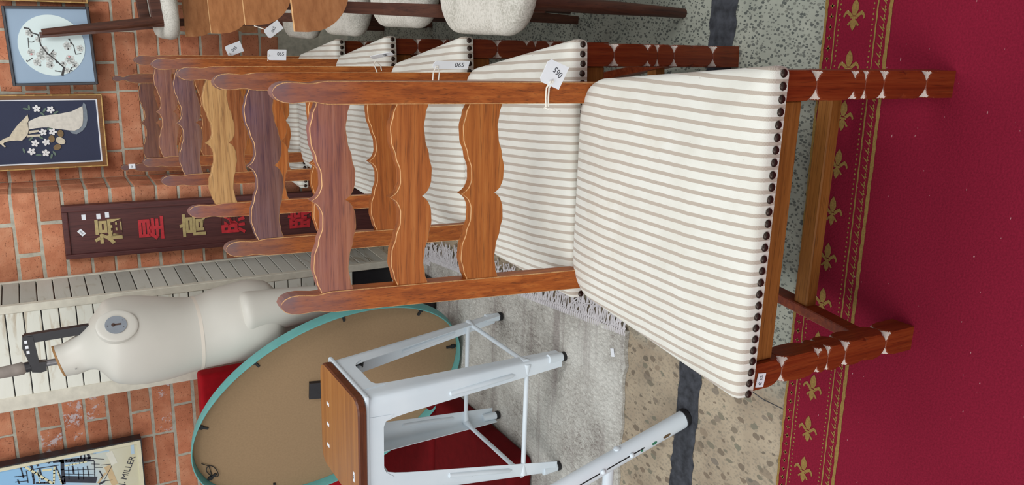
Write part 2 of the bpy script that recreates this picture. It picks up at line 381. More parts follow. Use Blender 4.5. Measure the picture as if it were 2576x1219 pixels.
BRANCH = [[(-0.1162,-0.0267),(-0.0855,-0.0374)],[(-0.0855,-0.0374),(-0.074,-0.0254),(-0.0539,-0.0091),(-0.0283,0.0168),(0.0056,0.0365),(0.0451,0.0402),(0.053,0.0621),(0.0696,0.0705),(0.072,0.0853)],[(-0.0065,0.0807),(0.033,0.078)],[(-0.0296,-0.1059),(-0.0328,-0.0857),(0.0019,-0.0823),(0.0276,-0.0688)],[(-0.1088,-0.051),(-0.0854,-0.065),(-0.0824,-0.0799)],[(-0.0605,0.0937),(-0.0461,0.0721)],[(-0.103,-0.0253),(-0.0987,-0.0048)],[(0.0222,0.0551),(0.0164,0.0658),(0.0175,0.0783)],[(-0.0137,-0.0078),(-0.0296,0.0041)]]
PETALS = [(0.0528,0.0722,0.012),(0.0281,0.0419,0.011),(-0.0234,0.0748,0.012),(-0.0372,0.0407,0.016),(-0.0631,0.0585,0.013),(-0.0454,0.0082,0.016),(-0.0742,0.0135,0.013),(-0.0142,0.0282,0.014),(0.0015,-0.0586,0.014),(-0.0093,-0.105,0.012),(-0.0534,-0.0614,0.016),(-0.0737,-0.078,0.011),(-0.071,-0.0361,0.01),(-0.0309,-0.0035,0.011),(-0.0972,-0.0468,0.01)]
PINK = [(-0.0305,0.0743),(-0.0418,-0.0611)]
BUDS = [(0.072,0.0853),(0.0404,0.0634),(0.0437,0.0404),(-0.0312,0.0171),(-0.0771,0.0073),(-0.0625,-0.0109),(-0.0759,0.0483),(0.0276,-0.0688),(0.0119,-0.074),(-0.0114,-0.0613),(-0.0781,-0.0763),(-0.0986,-0.0638),(-0.0681,-0.0364),(-0.0987,-0.0048),(-0.0577,0.0934)]
P_DARK = [([(-0.0027,0.3109),(-0.1366,0.3147)],0.0068),([(-0.025,0.3412),(-0.0432,0.2061)],0.0056),([(-0.036,0.2987),(-0.0575,0.1938)],0.0039),([(-0.0017,0.2382),(-0.0369,0.2414)],0.0034),([(-0.0083,0.212),(-0.0426,0.2083)],0.0051),([(-0.0077,0.2254),(-0.0381,0.2258)],0.0023),([(-0.0115,0.2435),(-0.0154,0.2059)],0.0016),([(-0.0411,0.4156),(-0.0455,0.3258)],0.0018),([(-0.0144,0.4759),(-0.0218,0.4474)],0.0016),([(-0.0045,0.4624),(-0.0708,0.4566)],0.0023),([(-0.0573,0.4866),(-0.063,0.4453)],0.0016),([(-0.0088,0.4251),(-0.0479,0.4205)],0.0041),([(-0.012,0.4021),(-0.029,0.3996)],0.0041),([(-0.0149,0.396),(-0.0186,0.3557)],0.0011),([(-0.0106,0.355),(-0.0281,0.361)],0.0025),([(-0.0481,0.3369),(-0.136,0.3168)],0.0032),([(-0.0643,0.2749),(-0.0981,0.2735)],0.0032),([(-0.0786,0.2204),(-0.127,0.2179)],0.002),([(-0.0636,0.192),(-0.1358,0.196)],0.0018),([(-0.0916,0.1922),(-0.0992,0.1632)],0.0011),([(-0.0432,0.2061),(-0.0623,0.1532)],0.001),([(-0.0247,0.2022),(-0.0283,0.1822)],0.001),([(-0.0717,0.204),(-0.0811,0.1731)],0.001),([(-0.115,0.3038),(-0.1496,0.1972)],0.0147),([(-0.1734,0.181),(-0.1677,0.1621)],0.0045),([(-0.1649,0.1619),(-0.168,0.1297)],0.0014),([(-0.1572,0.1589),(-0.1004,0.1265)],0.001),([(-0.0864,0.169),(-0.0922,0.1305)],0.001),([(-0.0732,0.4778),(-0.0929,0.4736)],0.0025),([(-0.0532,0.4211),(-0.107,0.4222)],0.0038),([(-0.1058,0.4136),(-0.1219,0.3548)],0.0034),([(-0.0753,0.3068),(-0.0999,0.1929)],0.0011),([(-0.0916,0.3083),(-0.1235,0.1995)],0.0011),([(-0.0749,0.2559),(-0.1307,0.2564)],0.0014),([(-0.08,0.2363),(-0.1354,0.2389)],0.0016),([(-0.0658,0.2905),(-0.1206,0.2933)],0.0016),([(-0.0465,0.3949),(-0.0941,0.391)],0.0034),([(-0.0077,0.4502),(-0.0256,0.4436)],0.0029),([(-0.0816,0.487),(-0.088,0.4436)],0.0014),([(-0.0419,0.4432),(-0.0965,0.4424)],0.0018),([(-0.0183,0.4091),(-0.0278,0.3198)],0.0009),([(-0.0403,0.4493),(-0.0431,0.4285)],0.0011),([(-0.1129,0.1758),(-0.1442,0.1647)],0.0023)]
P_LIGHT = [([(-0.0261,0.4416),(-0.1246,0.3551)],0.0047),([(-0.0497,0.3414),(-0.1255,0.3519)],0.0038),([(-0.0683,0.3334),(-0.1342,0.3232)],0.002),([(-0.0496,0.4037),(-0.1079,0.4009)],0.0018),([(-0.0549,0.3005),(-0.0562,0.2207)],0.0029),([(-0.0546,0.385),(-0.0576,0.353)],0.0045)]
P_TAN = [([(-0.1051,0.1408),(-0.1895,0.1222)],0.0124),([(-0.1671,0.185),(-0.1299,0.1543)],0.0045)]
P_WHITE = [([(-0.0405,0.1285),(-0.0888,0.1163)],0.0124)]
P_BLUE = [([(-0.0123,0.3053),(-0.0223,0.2445)],0.0102),([(-0.0029,0.1891),(-0.0223,0.1339)],0.0079),([(-0.0177,0.0383),(-0.0629,0.0394)],0.0068)]
# ================================================================ setting
fl = tag(obj('floor', MB().box((-4.5, -2.5, -.06), (4.0, 4.05, 0)), FLOOR), 'speckled aggregate concrete floor, grey on one side and tan on the other', kind='structure')
js = MB(); rj = random.Random(8); N_ = 360
js.add([(-4.4+8.3*i/N_, 1.405+rj.uniform(-.006, .004), .0011) for i in range(N_+1)]+[(-4.4+8.3*i/N_, 1.483+rj.uniform(-.004, .006), .0011) for i in range(N_+1)], [(i, i+1, N_+2+i, N_+1+i) for i in range(N_)])
obj('joint_strip', js, STRIP, fl)
cr_ = MB()
cpts = [(-.70, 1.40), (-.76, 1.31), (-.80, 1.262), (-.808, 1.20), (-.806, 1.13), (-.83, 1.0)]
for a, b in zip(cpts, cpts[1:]):
    d = (Vector(b)-Vector(a)).normalized(); nn = Vector((-d.y, d.x))*.0010
    cr_.add([(a[0]-nn.x, a[1]-nn.y, .0008), (b[0]-nn.x, b[1]-nn.y, .0008), (b[0]+nn.x, b[1]+nn.y, .0008), (a[0]+nn.x, a[1]+nn.y, .0008)], [(0, 1, 2, 3)])
obj('floor_crack', cr_, STRIP, fl)

# brick wall: recessed part on the right, a broad pier standing proud on the left
PX, PY, WY = -.69, 3.72, 4.0
CO, LEN, HDR, JT = .0885, .254, .127, .0095
Z0 = 1.400-16*CO
wall = tag(obj('wall_back', MB().box((PX-.02, WY+.003, -.02), (2.2, WY+.2, 2.4)).box((-4.4, PY+.003, -.02), (PX-.003, WY+.2, 2.4)), MORTAR),
           'red brick wall with a projecting pier and pale mortar joints', kind='structure')
def brick_mesh(w, d, h, seed):
    rnd = random.Random(seed)
    mb = MB().box((-w/2, 0, -h/2), (w/2, d, h/2)); me = mb.mesh('brick')
    for v in me.vertices: v.co += Vector((rnd.uniform(-.0015, .0015), rnd.uniform(-.001, .0015), rnd.uniform(-.0015, .0015)))
    bevelled(me, .003); return me
BM = {}
def bmesh_for(kind, mat, seed):
    k = (kind, mat.name, seed)
    if k not in BM:
        w = {'s': LEN-JT, 'h': HDR-JT, 'r': .13, 'q': LEN*.75-JT, 'c': LEN*.5-JT}[kind]
        me = brick_mesh(w, .05, CO-JT, hash((kind, seed)) % 1000); me.materials.append(mat); BM[k] = me
    return BM[k]
rb = random.Random(3)
def brick(kind, x, y, z, mat=None, rz=0):
    t = rb.uniform(.80, 1.12); w = rb.uniform(-.06, .06)
    o = obj('brick', bmesh_for(kind, mat or BRICK, rb.randrange(3)), None, wall, (x, y+rb.uniform(-.002, .002), z), (0, 0, rz), (t, t*(1+w), t*(1+w*1.3), 1))
    return o
rowz = [Z0+(k+.5)*CO for k in range(-1, 20)]
for k, z in enumerate(rowz):
    if z < .03 or z > 1.72: continue
    # recessed part
    header = (k % 4 == 13 % 4)
    if z > .30:
        if header:
            for j in range(10):
                x = -.069-.1275*(j-4)-.0635
                if x-.05 > PX-.02: brick('h', x, WY, z)
        else:
            off = 0 if k % 2 else LEN/2
            for j in range(-4, 3):
                x = .063+off+LEN*j-LEN/2
                if x-LEN/2 > PX-.03 and x < .55: brick('s', x, WY, z)
                elif x+LEN/2 > PX+.06 and x < .55: brick('c', x+LEN/4, WY, z)
    # pier front: quoin bricks at the corner, stretchers beyond
    x = PX
    first = 's' if k % 2 else 'c'
    n = 0
    while x > -2.55:
        kind = first if n == 0 else 's'
        if header and n: kind = 'h'
        w = {'s': LEN, 'h': HDR, 'c': LEN*.5}[kind]
        xc = x-w/2-(JT/2 if n else -JT/2+.004)+JT/2-.002
        hid = (-1.40 < xc < -1.18 and z < 1.6) or (-2.12 < xc < -1.45 and z < .70) or (-1.18 <= xc < -.9 and z < .10)
        wm = BRICK_W if ((1.20 < z < 1.50 and -1.80 < xc < -1.52) or (.86 < z < 1.05 and -1.95 < xc < -1.62)) and (k+n) % 2 == 0 else BRICK
        if not hid: brick(kind, xc, PY, z, wm)
        x -= w; n += 1
    # pier return face
    if z > .30:
        brick('r', PX, PY+.195, z, None, radians(90))
        brick('c', PX, PY+.066, z, None, radians(90))

# ================================================================ crimson runner with woven border
run = thing('carpet', 'crimson carpet with gold fleur-de-lis border under the front chair legs', 'carpet', (0, 1.157, 0), (0, 0, .023))
CT = .004
obj('pile', MB().box((-2.6, -3.0, .0), (2.2, 0, CT)), CRIMSON, run)
def band(y, w, name='woven_line', wob=0, mat=GOLD):
    mb = MB(); n = 240; top = CT+.0008
    L_, R_ = [], []
    for i in range(n+1):
        x = -1.7+2.6*i/n
        L_.append((x, y-w/2+random.uniform(-wob, wob), top)); R_.append((x, y+w/2+random.uniform(-wob, wob), top))
    mb.add(L_+R_, [(i, i+1, n+2+i, n+1+i) for i in range(n)])
    return obj(name, mb, mat, run)
band(-.003, .006, wob=.0012); band(-.028, .003, wob=.0006); band(-.1195, .003, wob=.0006); band(-.147, .0075, wob=.001)
def flat(mb, pts, z): mb.add([(x, y, z) for x, y in pts], [tuple(range(len(pts)))])
def motifs(name, y, step, shape):
    mb = MB(); x = -1.68
    while x < .88:
        for poly in shape(x): flat(mb, [(px_, y+py_) for px_, py_ in poly], CT+.0009)
        x += step
    return tag(obj(name, mb, GOLD, run), kind='stuff')
def diamond(x, rx, ry, cx=0, cy=0): return [(x+cx-rx, cy), (x+cx, cy-ry), (x+cx+rx, cy), (x+cx, cy+ry)]
motifs('floret_row', -.0165, .0205, lambda x: [diamond(x, .0022, .0062, 0, 0), diamond(x, .0068, .002, 0, 0)])
motifs('dot_row', -.0365, .0098, lambda x: [diamond(x, .0024, .0022)])
motifs('dot_row', -.1115, .0098, lambda x: [diamond(x, .0024, .0022)])
motifs('zigzag_row', -.1325, .0165, lambda x: [[(x-.008, -.006), (x-.001, -.003), (x+.006, .007), (x+.0005, .003)], [(x-.002, -.007), (x+.003, -.004), (x-.001, -.001)], diamond(x, .0035, .002, .005, -.003)])
fm = MB(); zt = CT+.001
for poly in ([(.032, 0), (.022, .0065), (.012, .008), (.004, .005), (0, .003), (0, -.003), (.004, -.005), (.012, -.008), (.022, -.0065)],
             [(0, .003), (.006, .010), (.010, .016), (.006, .021), (-.002, .025), (-.006, .022), (.001, .019), (.002, .015), (-.004, .008)],
             [(0, -.003), (-.004, -.008), (.002, -.015), (.001, -.019), (-.006, -.022), (-.002, -.025), (.006, -.021), (.010, -.016), (.006, -.010)],
             [(-.002, -.008), (-.002, .008), (-.006, .008), (-.006, -.008)],
             [(-.006, .003), (-.014, .0065), (-.022, .005), (-.029, 0), (-.022, -.005), (-.014, -.0065), (-.006, -.003)],
             [(-.007, .004), (-.012, .009), (-.018, .014), (-.020, .010), (-.014, .006)], [(-.007, -.004), (-.014, -.006), (-.020, -.010), (-.018, -.014), (-.012, -.009)]):
    flat(fm, poly, zt)
fmesh = fm.mesh('fleur'); fmesh.materials.append(GOLD)
for k in range(-7, 18): obj('fleur_motif', fmesh, None, run, (.043-.0962*k, -.0695, 0), (0, 0, random.uniform(-.05, .05)))

# ================================================================ grey rug with fringe
rug = thing('rug', 'grey shaggy rug with white fringed end under the white stool', 'rug')
def rug_edge(y): return -.81-.095*(y-1.70)-(.02 if y > 3 else 0)
NX, NY = 60, 60; vs = []; rr = random.Random(5)
for j in range(NY+1):
    y = 1.695+(3.42-1.695)*j/NY
    for i in range(NX+1):
        x = rug_edge(y)+(-2.9-rug_edge(y))*i/NX
        yy = y+(rr.uniform(-.006, .006) if j in (0, NY) else 0)
        vs.append((x, yy, .011+rr.uniform(-.002, .003)+.003*sin(y*9+x*3)))
top = [(j*(NX+1)+i, j*(NX+1)+i+1, (j+1)*(NX+1)+i+1, (j+1)*(NX+1)+i)[::-1] for j in range(NY) for i in range(NX)]
mb = MB().add(vs, top, 0, True)
edge = [i for i in range(NX+1)]+[j*(NX+1)+NX for j in range(1, NY+1)]+[NY*(NX+1)+i for i in range(NX-1, -1, -1)]+[j*(NX+1) for j in range(NY-1, 0, -1)]
n0 = len(mb.v); mb.v += [(vs[i][0], vs[i][1], .0005) for i in edge]
for a in range(len(edge)):
    b = (a+1) % len(edge); mb.f.append((edge[a], edge[b], n0+b, n0+a)); mb.m.append(0); mb.sm.append(False)
obj('pile', mb, RUG, rug)
fr = MB(); rf = random.Random(11); y = 1.705
while y < 3.40:
    x0 = rug_edge(y); a = rf.uniform(-.35, .35); ln = rf.uniform(.055, .09); k = rf.uniform(-.7, .7); w0 = rf.uniform(0, 6)
    p = [(x0-.006, y, .010)]
    for s in (.15, .3, .45, .6, .75, .9, 1): p.append((x0+ln*s*cos(a+k*s), y+ln*s*sin(a+k*s)+.004*s*sin(s*9+w0), .011-.003*s+rf.uniform(0, .004)))
    fr.tube(p, .0022, 5); y += rf.uniform(.0042, .0062)
tag(obj('fringe', fr, FRINGE_M, rug), kind='stuff')
kn = MB(); y = 1.702
while y < 3.41:
    x0 = rug_edge(y); kn.tube([(x0-.014, y, .013), (x0, y+.004, .015), (x0+.008, y+.002, .010)], .0028, 5); y += .0105
tag(obj('knot_row', kn, FRINGE_M, rug), kind='stuff')
obj('price_sticker', MB().prism([(-.012, -.008), (.012, -.008), (.012, .008), (-.012, .008)], 0, .0008), PAPER, rug, (-.89, 1.746, .0175), (radians(-90), 0, .3))

# ================================================================ ladder-back dining chairs
LW, LL = .515, .046
NOTCH = [(.350, 1, .026), (.262, .8, .022), (.236, 1, .013), (.190, 1, .022), (.136, .45, .027), (.078, 1, .027)]
def leg_mesh():
    zs = set([0, .0015, .43, .426])
    for z, w, D in NOTCH:
        for k in range(-20, 21): zs.add(round(z+k*D/20, 5))
    for k in range(44): zs.add(round(.005+k*.0098, 5))
    zs = sorted(z for z in zs if 0 <= z <= .43)
    h = LL/2; N = 80; mb = MB(); rings = []; info = []
    for z in zs:
        r = h*1.4142; dn = 9; wt = 0
        for zn, w, D in NOTCH:
            d = abs(z-zn)
            if d < D:
                ww = h*sqrt(max(0, 1-(1-d/D)**2)); rn = sqrt(ww*ww+h*h*.90)
                rn = rn*w+h*1.4142*(1-w)
                if rn < r: r = rn; dn = d; wt = w
        ring = []; pol = []
        for j in range(N):
            t = 2*pi*j/N+pi/4; sq = h/max(abs(cos(t)), abs(sin(t))); q = min(sq, r)
            ring.append((q*cos(t), q*sin(t), z)); pol.append(q < sq-.0008 and dn < .0125 and wt > .7)
        rings.append(ring); info.append(pol)
    n = N; mb.add([p for r in rings for p in r], [])
    for i in range(len(rings)-1):
        for j in range(n):
            k = (j+1) % n
            mb.f.append((i*n+j, i*n+k, (i+1)*n+k, (i+1)*n+j)); mb.m.append(1 if info[i][j] and info[i+1][j] and info[i][k] and info[i+1][k] else 0); mb.sm.append(False)
    mb.f.append(tuple(reversed(range(n)))); mb.m.append(0); mb.sm.append(False)
    mb.f.append(tuple((len(rings)-1)*n+j for j in range(n))); mb.m.append(0); mb.sm.append(False)
    me = mb.mesh('front_leg'); me.materials.append(OAK_LEG); me.materials.append(CHALK)
    return me
def rake(z): return .447+(.086*(z-.433)/.606 if z > .433 else 0)
def post_mesh(side, Ht, knob):
    h = .0200
    if knob: prof = [(0, .000), (.003, .008), (.012, .013), (.024, .012), (.036, .007), (.044, .007), (.060, .014), (.085, .0195)]
    else: prof = [(0, .0), (.0025, .007), (.008, .0125), (.018, .0168), (.032, .0182), (.046, .0170), (.058, .0156), (.068, .0160), (.080, .0186), (.092, .0200)]
    outl = [(h, .433)]
    R_ = [(w, Ht-d) for d, w in prof]
    pts = [(-w, z) for w, z in R_[1:]] + []
    zs = [0, .20, .433, .6, .8] ; mb = MB(); T = .030
    rings = []
    for z in zs+[Ht-.095]+[z for w, z in reversed(R_)]:
        w = h
        for w2, z2 in R_:
            if abs(z-z2) < 1e-9: w = max(w2, .0006)
        y = rake(z)
        ch = min(.0014, w*.4)
        rings.append([(-w+ch, y, z), (w-ch, y, z), (w, y+ch, z), (w, y+T, z), (-w, y+T, z), (-w, y+ch, z)])
    mb.rings(rings, 0, True, True, True, False)
    n = 6
    for fi, f in enumerate(mb.f):
        if len(f) == 4:
            j = f[0] % n
            if j in (1, 5): mb.m[fi] = 1
    me = mb.mesh('back_post'); me.materials.append(OAK_Z); me.materials.append(OAK_EDGE)
    return me
def slat_mesh(zc, hgt, half=.1705):
    key = [(0, 0), (.06, .007), (.13, .0125), (.20, .011), (.28, .003), (.36, -.005), (.42, -.0055), (.465, .000), (.50, .0135)]
    def c(t):
        t = min(t, 1-t)
        for (a, va), (b, vb) in zip(key, key[1:]):
            if t <= b:
                s = (t-a)/(b-a); s2 = s*s*(3-2*s) if b < .46 else s**1.6
                return va+(vb-va)*s2
        return .012
    N = 64; up, dn = [], []
    for i in range(N+1):
        t = i/N; x = -half+2*half*t
        up.append((x, zc+c(t)+hgt/2)); dn.append((x, zc+c(t)*.85-hgt/2+.002*cos(4*pi*t)))
    y0 = rake(zc)+.003; T = .019; bv = .0013
    mb = MB(); n = N+1
    def row(pts, y, dz=0): return [(x, y+(z-zc)*.142, z+dz) for x, z in pts]
    mb.rings([row(up, y0+T), row(up, y0+bv), row(up, y0, -bv), row(dn, y0, bv), row(dn, y0+bv), row(dn, y0+T)], 0, False, False, False, False)
    for fi in range(len(mb.f)):
        r = fi // (n-1)
        if r in (1, 3): mb.m[fi] = 1
    b = len(mb.v); mb.rings([row(dn, y0+T), row(up, y0+T)], 0, False, False, False, False)
    me = mb.mesh('slat'); return me
def seat_mesh():
    out = []
    fw, bw, y0, yb = .263, .207, -.010, .472
    def arc(cx, cy, r, a0, a1, n): return [(cx+r*cos(a0+(a1-a0)*i/n), cy+r*sin(a0+(a1-a0)*i/n)) for i in range(n+1)]
    rc = .075
    out += [(-fw+.012+(2*fw-.024)*i/30, y0) for i in range(31)]
    out += arc(fw-.012, y0+.012, .012, -pi/2, 0, 4)[1:]
    out += [(fw+(bw+.012-fw)*s, y0+.012+(yb-rc-y0-.012)*s) for s in [i/16 for i in range(1, 17)]]
    out += arc(bw+.012-rc, yb-rc, rc, 0, pi/2, 10)[1:]
    out += [((bw+.012-rc)*(1-2*i/20), yb) for i in range(1, 21)]
    out += arc(-bw-.012+rc, yb-rc, rc, pi/2, pi, 10)[1:]
    out += [(-(bw+.012)-(fw-bw-.012)*s, (yb-rc)+(y0+.012-yb+rc)*s) for s in [i/16 for i in range(1, 17)]]
    out += arc(-fw+.012, y0+.012, .012, pi, 1.5*pi, 4)[1:-1]
    cx, cy = 0, .22; rings = []
    for sc, z in ((.97, .4235), (1, .4245), (1.004, .437), (1.0, .449), (.988, .4565), (.965, .4605), (.93, .4640), (.86, .4690), (.74, .4750), (.58, .4800), (.40, .4835), (.2, .485), (.04, .4855)):
        rings.append([(cx+(x-cx)*sc, cy+(y-cy)*sc, z) for x, y in out])
    return MB().rings(rings, 0, True, True, True, True).mesh('seat')
leg_me = leg_mesh(); seat_me = seat_mesh(); seat_me.materials.append(STRIPE)
SL = [(.937, .060), (.797, .060), (.6585, .066)]
slat_mes = [slat_mesh(z, h) for z, h in SL]
for i, m_ in enumerate(slat_mes): m_.materials.append(OAK_X); m_.materials.append(OAK_EDGE)
pale_me = slat_mes[0].copy(); pale_me.materials.clear(); pale_me.materials.append(PALE_SLAT); pale_me.materials.append(OAK_EDGE)
nail_me = MB().lathe([(.0066, 0), (.0064, .0012), (.0052, .0026), (.0028, .0036), (.0005, .004)], 10, Matrix.Rotation(radians(90), 4, 'X')).mesh('nail'); nail_me.materials.append(NAIL)
post_me = post_mesh(1, 1.039, False); post_tall = post_mesh(1, 1.072, True)
def rail(lo, hi, m_, bv=.0025):
    me = MB().box(lo, hi).mesh('rail'); bevelled(me, bv); me.materials.append(m_); return me
apron_me = rail((-LW/2+LL, .008, .368), (LW/2-LL, .030, .428), OAK_APRON)
def slanted_rail(z0, z1, w, m_):
    def q(z): return [(-.235-w, LL-.006, z), (-.235+w, LL-.006, z), (-.188+w, .450, z), (-.188-w, .450, z)]
    me = MB().hexa(q(z0), q(z1)).mesh('rail'); bevelled(me, .002); me.materials.append(m_)
    def q2(z): return [(.235-w, LL-.006, z), (.235+w, LL-.006, z), (.188+w, .450, z), (.188-w, .450, z)]
    me2 = MB().hexa(q2(z0), q2(z1)).mesh('rail'); bevelled(me2, .002); me2.materials.append(m_)
    return me, me2
srail = slanted_rail(.374, .426, .011, OAK_APRON); sstr = slanted_rail(.070, .106, .010, OAK_LEG)
brail = rail((-.170, .452, .372), (.170, .474, .424), OAK_X)
cstr = rail((-.215, .168, .070), (.215, .200, .100), OAK_APRON)
def ladder_chair(label, loc, rz, post=post_me, top=None, tint=1.0, nails=28, hue=((1, 1, 1),)*3):
    t = thing('dining_chair', label, 'chair', loc, (0, 0, rz), 'ladder-back dining chairs in a row')
    rnd = random.Random(int(loc[1]*1000)); tc = lambda: (lambda k: (tint*k, tint*k*rnd.uniform(.95, 1.04), tint*k*rnd.uniform(.92, 1.06), 1))(rnd.uniform(.86, 1.08))
    for sx in (-1, 1):
        obj('front_leg', leg_me, None, t, (sx*(LW/2-LL/2), LL/2, 0), None, tc())
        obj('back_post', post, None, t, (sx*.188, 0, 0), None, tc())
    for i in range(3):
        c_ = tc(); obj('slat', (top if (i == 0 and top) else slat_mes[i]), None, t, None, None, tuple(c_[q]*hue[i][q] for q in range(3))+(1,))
    obj('seat', seat_me, None, t, None, None, (1, 1, 1, 1))
    for k in range(nails):
        x = -.2535+.507*k/27
        obj('upholstery_nail', nail_me, None, t, (x, -.0115, .4365+rnd.uniform(-.0012, .0012)))
    obj('apron', apron_me, None, t, None, None, tc())
    for m_ in srail: obj('side_rail', m_, None, t, None, None, tc())
    obj('back_rail', brail, None, t, None, None, tc())
    for m_ in sstr: obj('side_stretcher', m_, None, t, None, None, tc())
    obj('cross_stretcher', cstr, None, t, None, None, tc())
    return t
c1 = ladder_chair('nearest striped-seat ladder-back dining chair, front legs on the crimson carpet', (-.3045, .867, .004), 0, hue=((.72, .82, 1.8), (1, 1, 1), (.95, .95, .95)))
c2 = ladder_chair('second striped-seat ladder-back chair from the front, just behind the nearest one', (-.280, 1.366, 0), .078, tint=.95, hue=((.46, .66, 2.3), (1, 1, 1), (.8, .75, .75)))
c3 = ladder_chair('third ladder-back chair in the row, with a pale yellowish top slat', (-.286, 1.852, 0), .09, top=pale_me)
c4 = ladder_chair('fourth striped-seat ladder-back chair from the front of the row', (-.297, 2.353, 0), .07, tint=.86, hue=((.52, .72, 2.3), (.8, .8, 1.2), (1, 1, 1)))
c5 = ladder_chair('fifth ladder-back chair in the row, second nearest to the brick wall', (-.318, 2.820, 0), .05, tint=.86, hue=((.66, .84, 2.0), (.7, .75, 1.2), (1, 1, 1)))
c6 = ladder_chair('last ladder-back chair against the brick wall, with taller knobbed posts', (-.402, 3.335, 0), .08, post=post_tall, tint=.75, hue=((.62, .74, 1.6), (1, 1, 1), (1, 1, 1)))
def sticker(parent, w, h, loc, rot=(0, 0, 0), txt=None, ts=.008):
    s = obj('price_sticker', MB().prism([(-w/2, -h/2), (w/2, -h/2), (w/2, h/2), (-w/2, h/2)], -.0008, 0), PAPER, parent, loc, rot)
    if txt: obj('printed_price', text_mesh(txt, ts, .0002), INK, s, (0, -.0011, 0), (radians(90), 0, 0))
    return s
sticker(c1, .024, .018, (-.2405, -.0012, .400), (0, .15, 0), '\u20ac 15', .009)
sticker(c6, .020, .026, (-.182, .528, 1.030), (-.1, 0, 0), '065', .009)

def swing_tag(label, loc, rot, w, h, strands, txt='065', ts=.016, trot=0, toff=(0, 0)):
    t = thing('price_tag', label, 'tag', loc, rot, 'white paper tags tied to the chair posts')
    c = .006
    obj('card', MB().prism([(-w/2, -h/2), (w/2, -h/2), (w/2, h/2-c), (w/2-c, h/2), (-w/2+c, h/2), (-w/2, h/2-c)], -.0006, .0006), PAPER, t)
    obj('printed_number', text_mesh(txt, ts, .0002), INK, t, (toff[0], -.0009, toff[1]), (Matrix.Rotation(trot, 3, 'Y') @ Matrix.Rotation(radians(90), 3, 'X')).to_euler())
    mb = MB()
    for s in strands: mb.tube([t.matrix_basis.inverted() @ Vector(p) for p in s], .0017, 6)
    obj('string', mb, STRING, t)
    return t
swing_tag('squarish white 065 tag tied to the right post of the nearest ladder-back chair', (-.080, 1.306, .546), (0, radians(20), radians(-12)), .045, .050,
          [[(-.092, 1.304, .553), (-.106, 1.322, .551), (-.125, 1.327, .549), (-.142, 1.329, .546), (-.146, 1.338, .546)], [(-.092, 1.302, .549), (-.106, 1.321, .546), (-.125, 1.327, .543), (-.142, 1.329, .541), (-.146, 1.338, .541)], [(-.144, 1.328, .548), (-.147, 1.324, .542), (-.145, 1.322, .530)]], '065', .016, radians(-70), (.006, -.006))
swing_tag('long white 065 tag hanging beside the post of the second ladder-back chair', (-.089, 1.800, .516), (0, 0, radians(-30)), .022, .094,
          [[(-.092, 1.797, .556), (-.107, 1.822, .552), (-.14, 1.836, .548)], [(-.092, 1.797, .553), (-.107, 1.822, .536), (-.14, 1.836, .534)]], '065', .017, radians(90), (0, -.022))
swing_tag('white tag seen edge-on at the post of the third ladder-back chair', (-.088, 2.296, .495), (0, radians(-38), radians(-68)), .03, .065,
          [[(-.104, 2.298, .515), (-.115, 2.32, .510), (-.14, 2.325, .498)], [(-.104, 2.298, .515), (-.118, 2.32, .490), (-.14, 2.325, .484)]], '065', .014, 0, (0, -.01))
swing_tag('white 065 tag peeping over the post of the fourth ladder-back chair', (-.110, 2.812, .662), (0, 0, radians(-15)), .036, .062, [[(-.11, 2.808, .69), (-.13, 2.83, .688)]], '065', .016, radians(90), (0.003, -.012))
swing_tag('tilted white 065 tag beside the post of the fifth ladder-back chair', (-.110, 3.33, .688), (0, radians(-22), radians(-10)), .042, .062, [[(-.125, 3.328, .71), (-.135, 3.335, .70)]], '065', .016, radians(70), (0, 0))
# ================================================================ mid-century chairs on the right
def cushion(w, d, z0, z1, rc, n=2.6):
    out = []
    for (cx, cy, a0) in ((w/2-rc, rc, -pi/2), (w/2-rc, d-rc, 0), (-w/2+rc, d-rc, pi/2), (-w/2+rc, rc, pi)):
        out += [(cx+rc*cos(a0+pi/2*i/8), cy+rc*sin(a0+pi/2*i/8)) for i in range(9)]
    R_ = []
    H_ = z1-z0
    for sc, f in ((.93, 0), (.975, .12), (1, .35), (1, .55), (.985, .74), (.95, .87), (.88, .95), (.7, .985), (.4, 1), (.1, 1)):
        R_.append([(x*sc, d/2+(y-d/2)*sc, z0+H_*f) for x, y in out])
    return MB().rings(R_, 0, True, True, True, True).mesh('seat')
mc_seat = cushion(.46, .41, .412, .472, .095); mc_seat.materials.append(WEAVE)
def panel_mesh():
    hw, z0, z1, r = .237, .690, .835, .115; T = .013; N = 48; rows = []
    def yc(x): return .405+.045*(1-(x/hw)**2)
    def lowz(x):
        d = hw-abs(x)
        if d >= r: return z0
        return z0+r*(1-sqrt(max(0, 1-((r-d)/r)**2)))*1.0
    up, dn = [], []
    for i in range(N+1):
        s = -1+2*i/N; x = hw*(sin(s*pi/2)*.6+s*.4)
        up.append((x, z1)); dn.append((x, min(lowz(x), z1-.02)))
    mb = MB(); f = lambda P_, o: [(x, yc(x)+o, z) for x, z in P_]
    mb.rings([f(up, T), f(up, 0), f(dn, 0), f(dn, T), f(up, T)], 0, False, False, False, False)
    for e in (0, N):
        a = [(up[e][0], yc(up[e][0])+o, z) for z, o in ((up[e][1], 0), (up[e][1], T), (dn[e][1], T), (dn[e][1], 0))]
        mb.add(a, [(0, 1, 2, 3)] if e else [(3, 2, 1, 0)])
    n = N
    for fi in range(len(mb.f)):
        if fi // n in (0, 2): mb.m[fi] = 1
    me = mb.mesh('back_panel'); me.materials.append(TEAK); me.materials.append(OAK_EDGE); return me
mc_panel = panel_mesh()
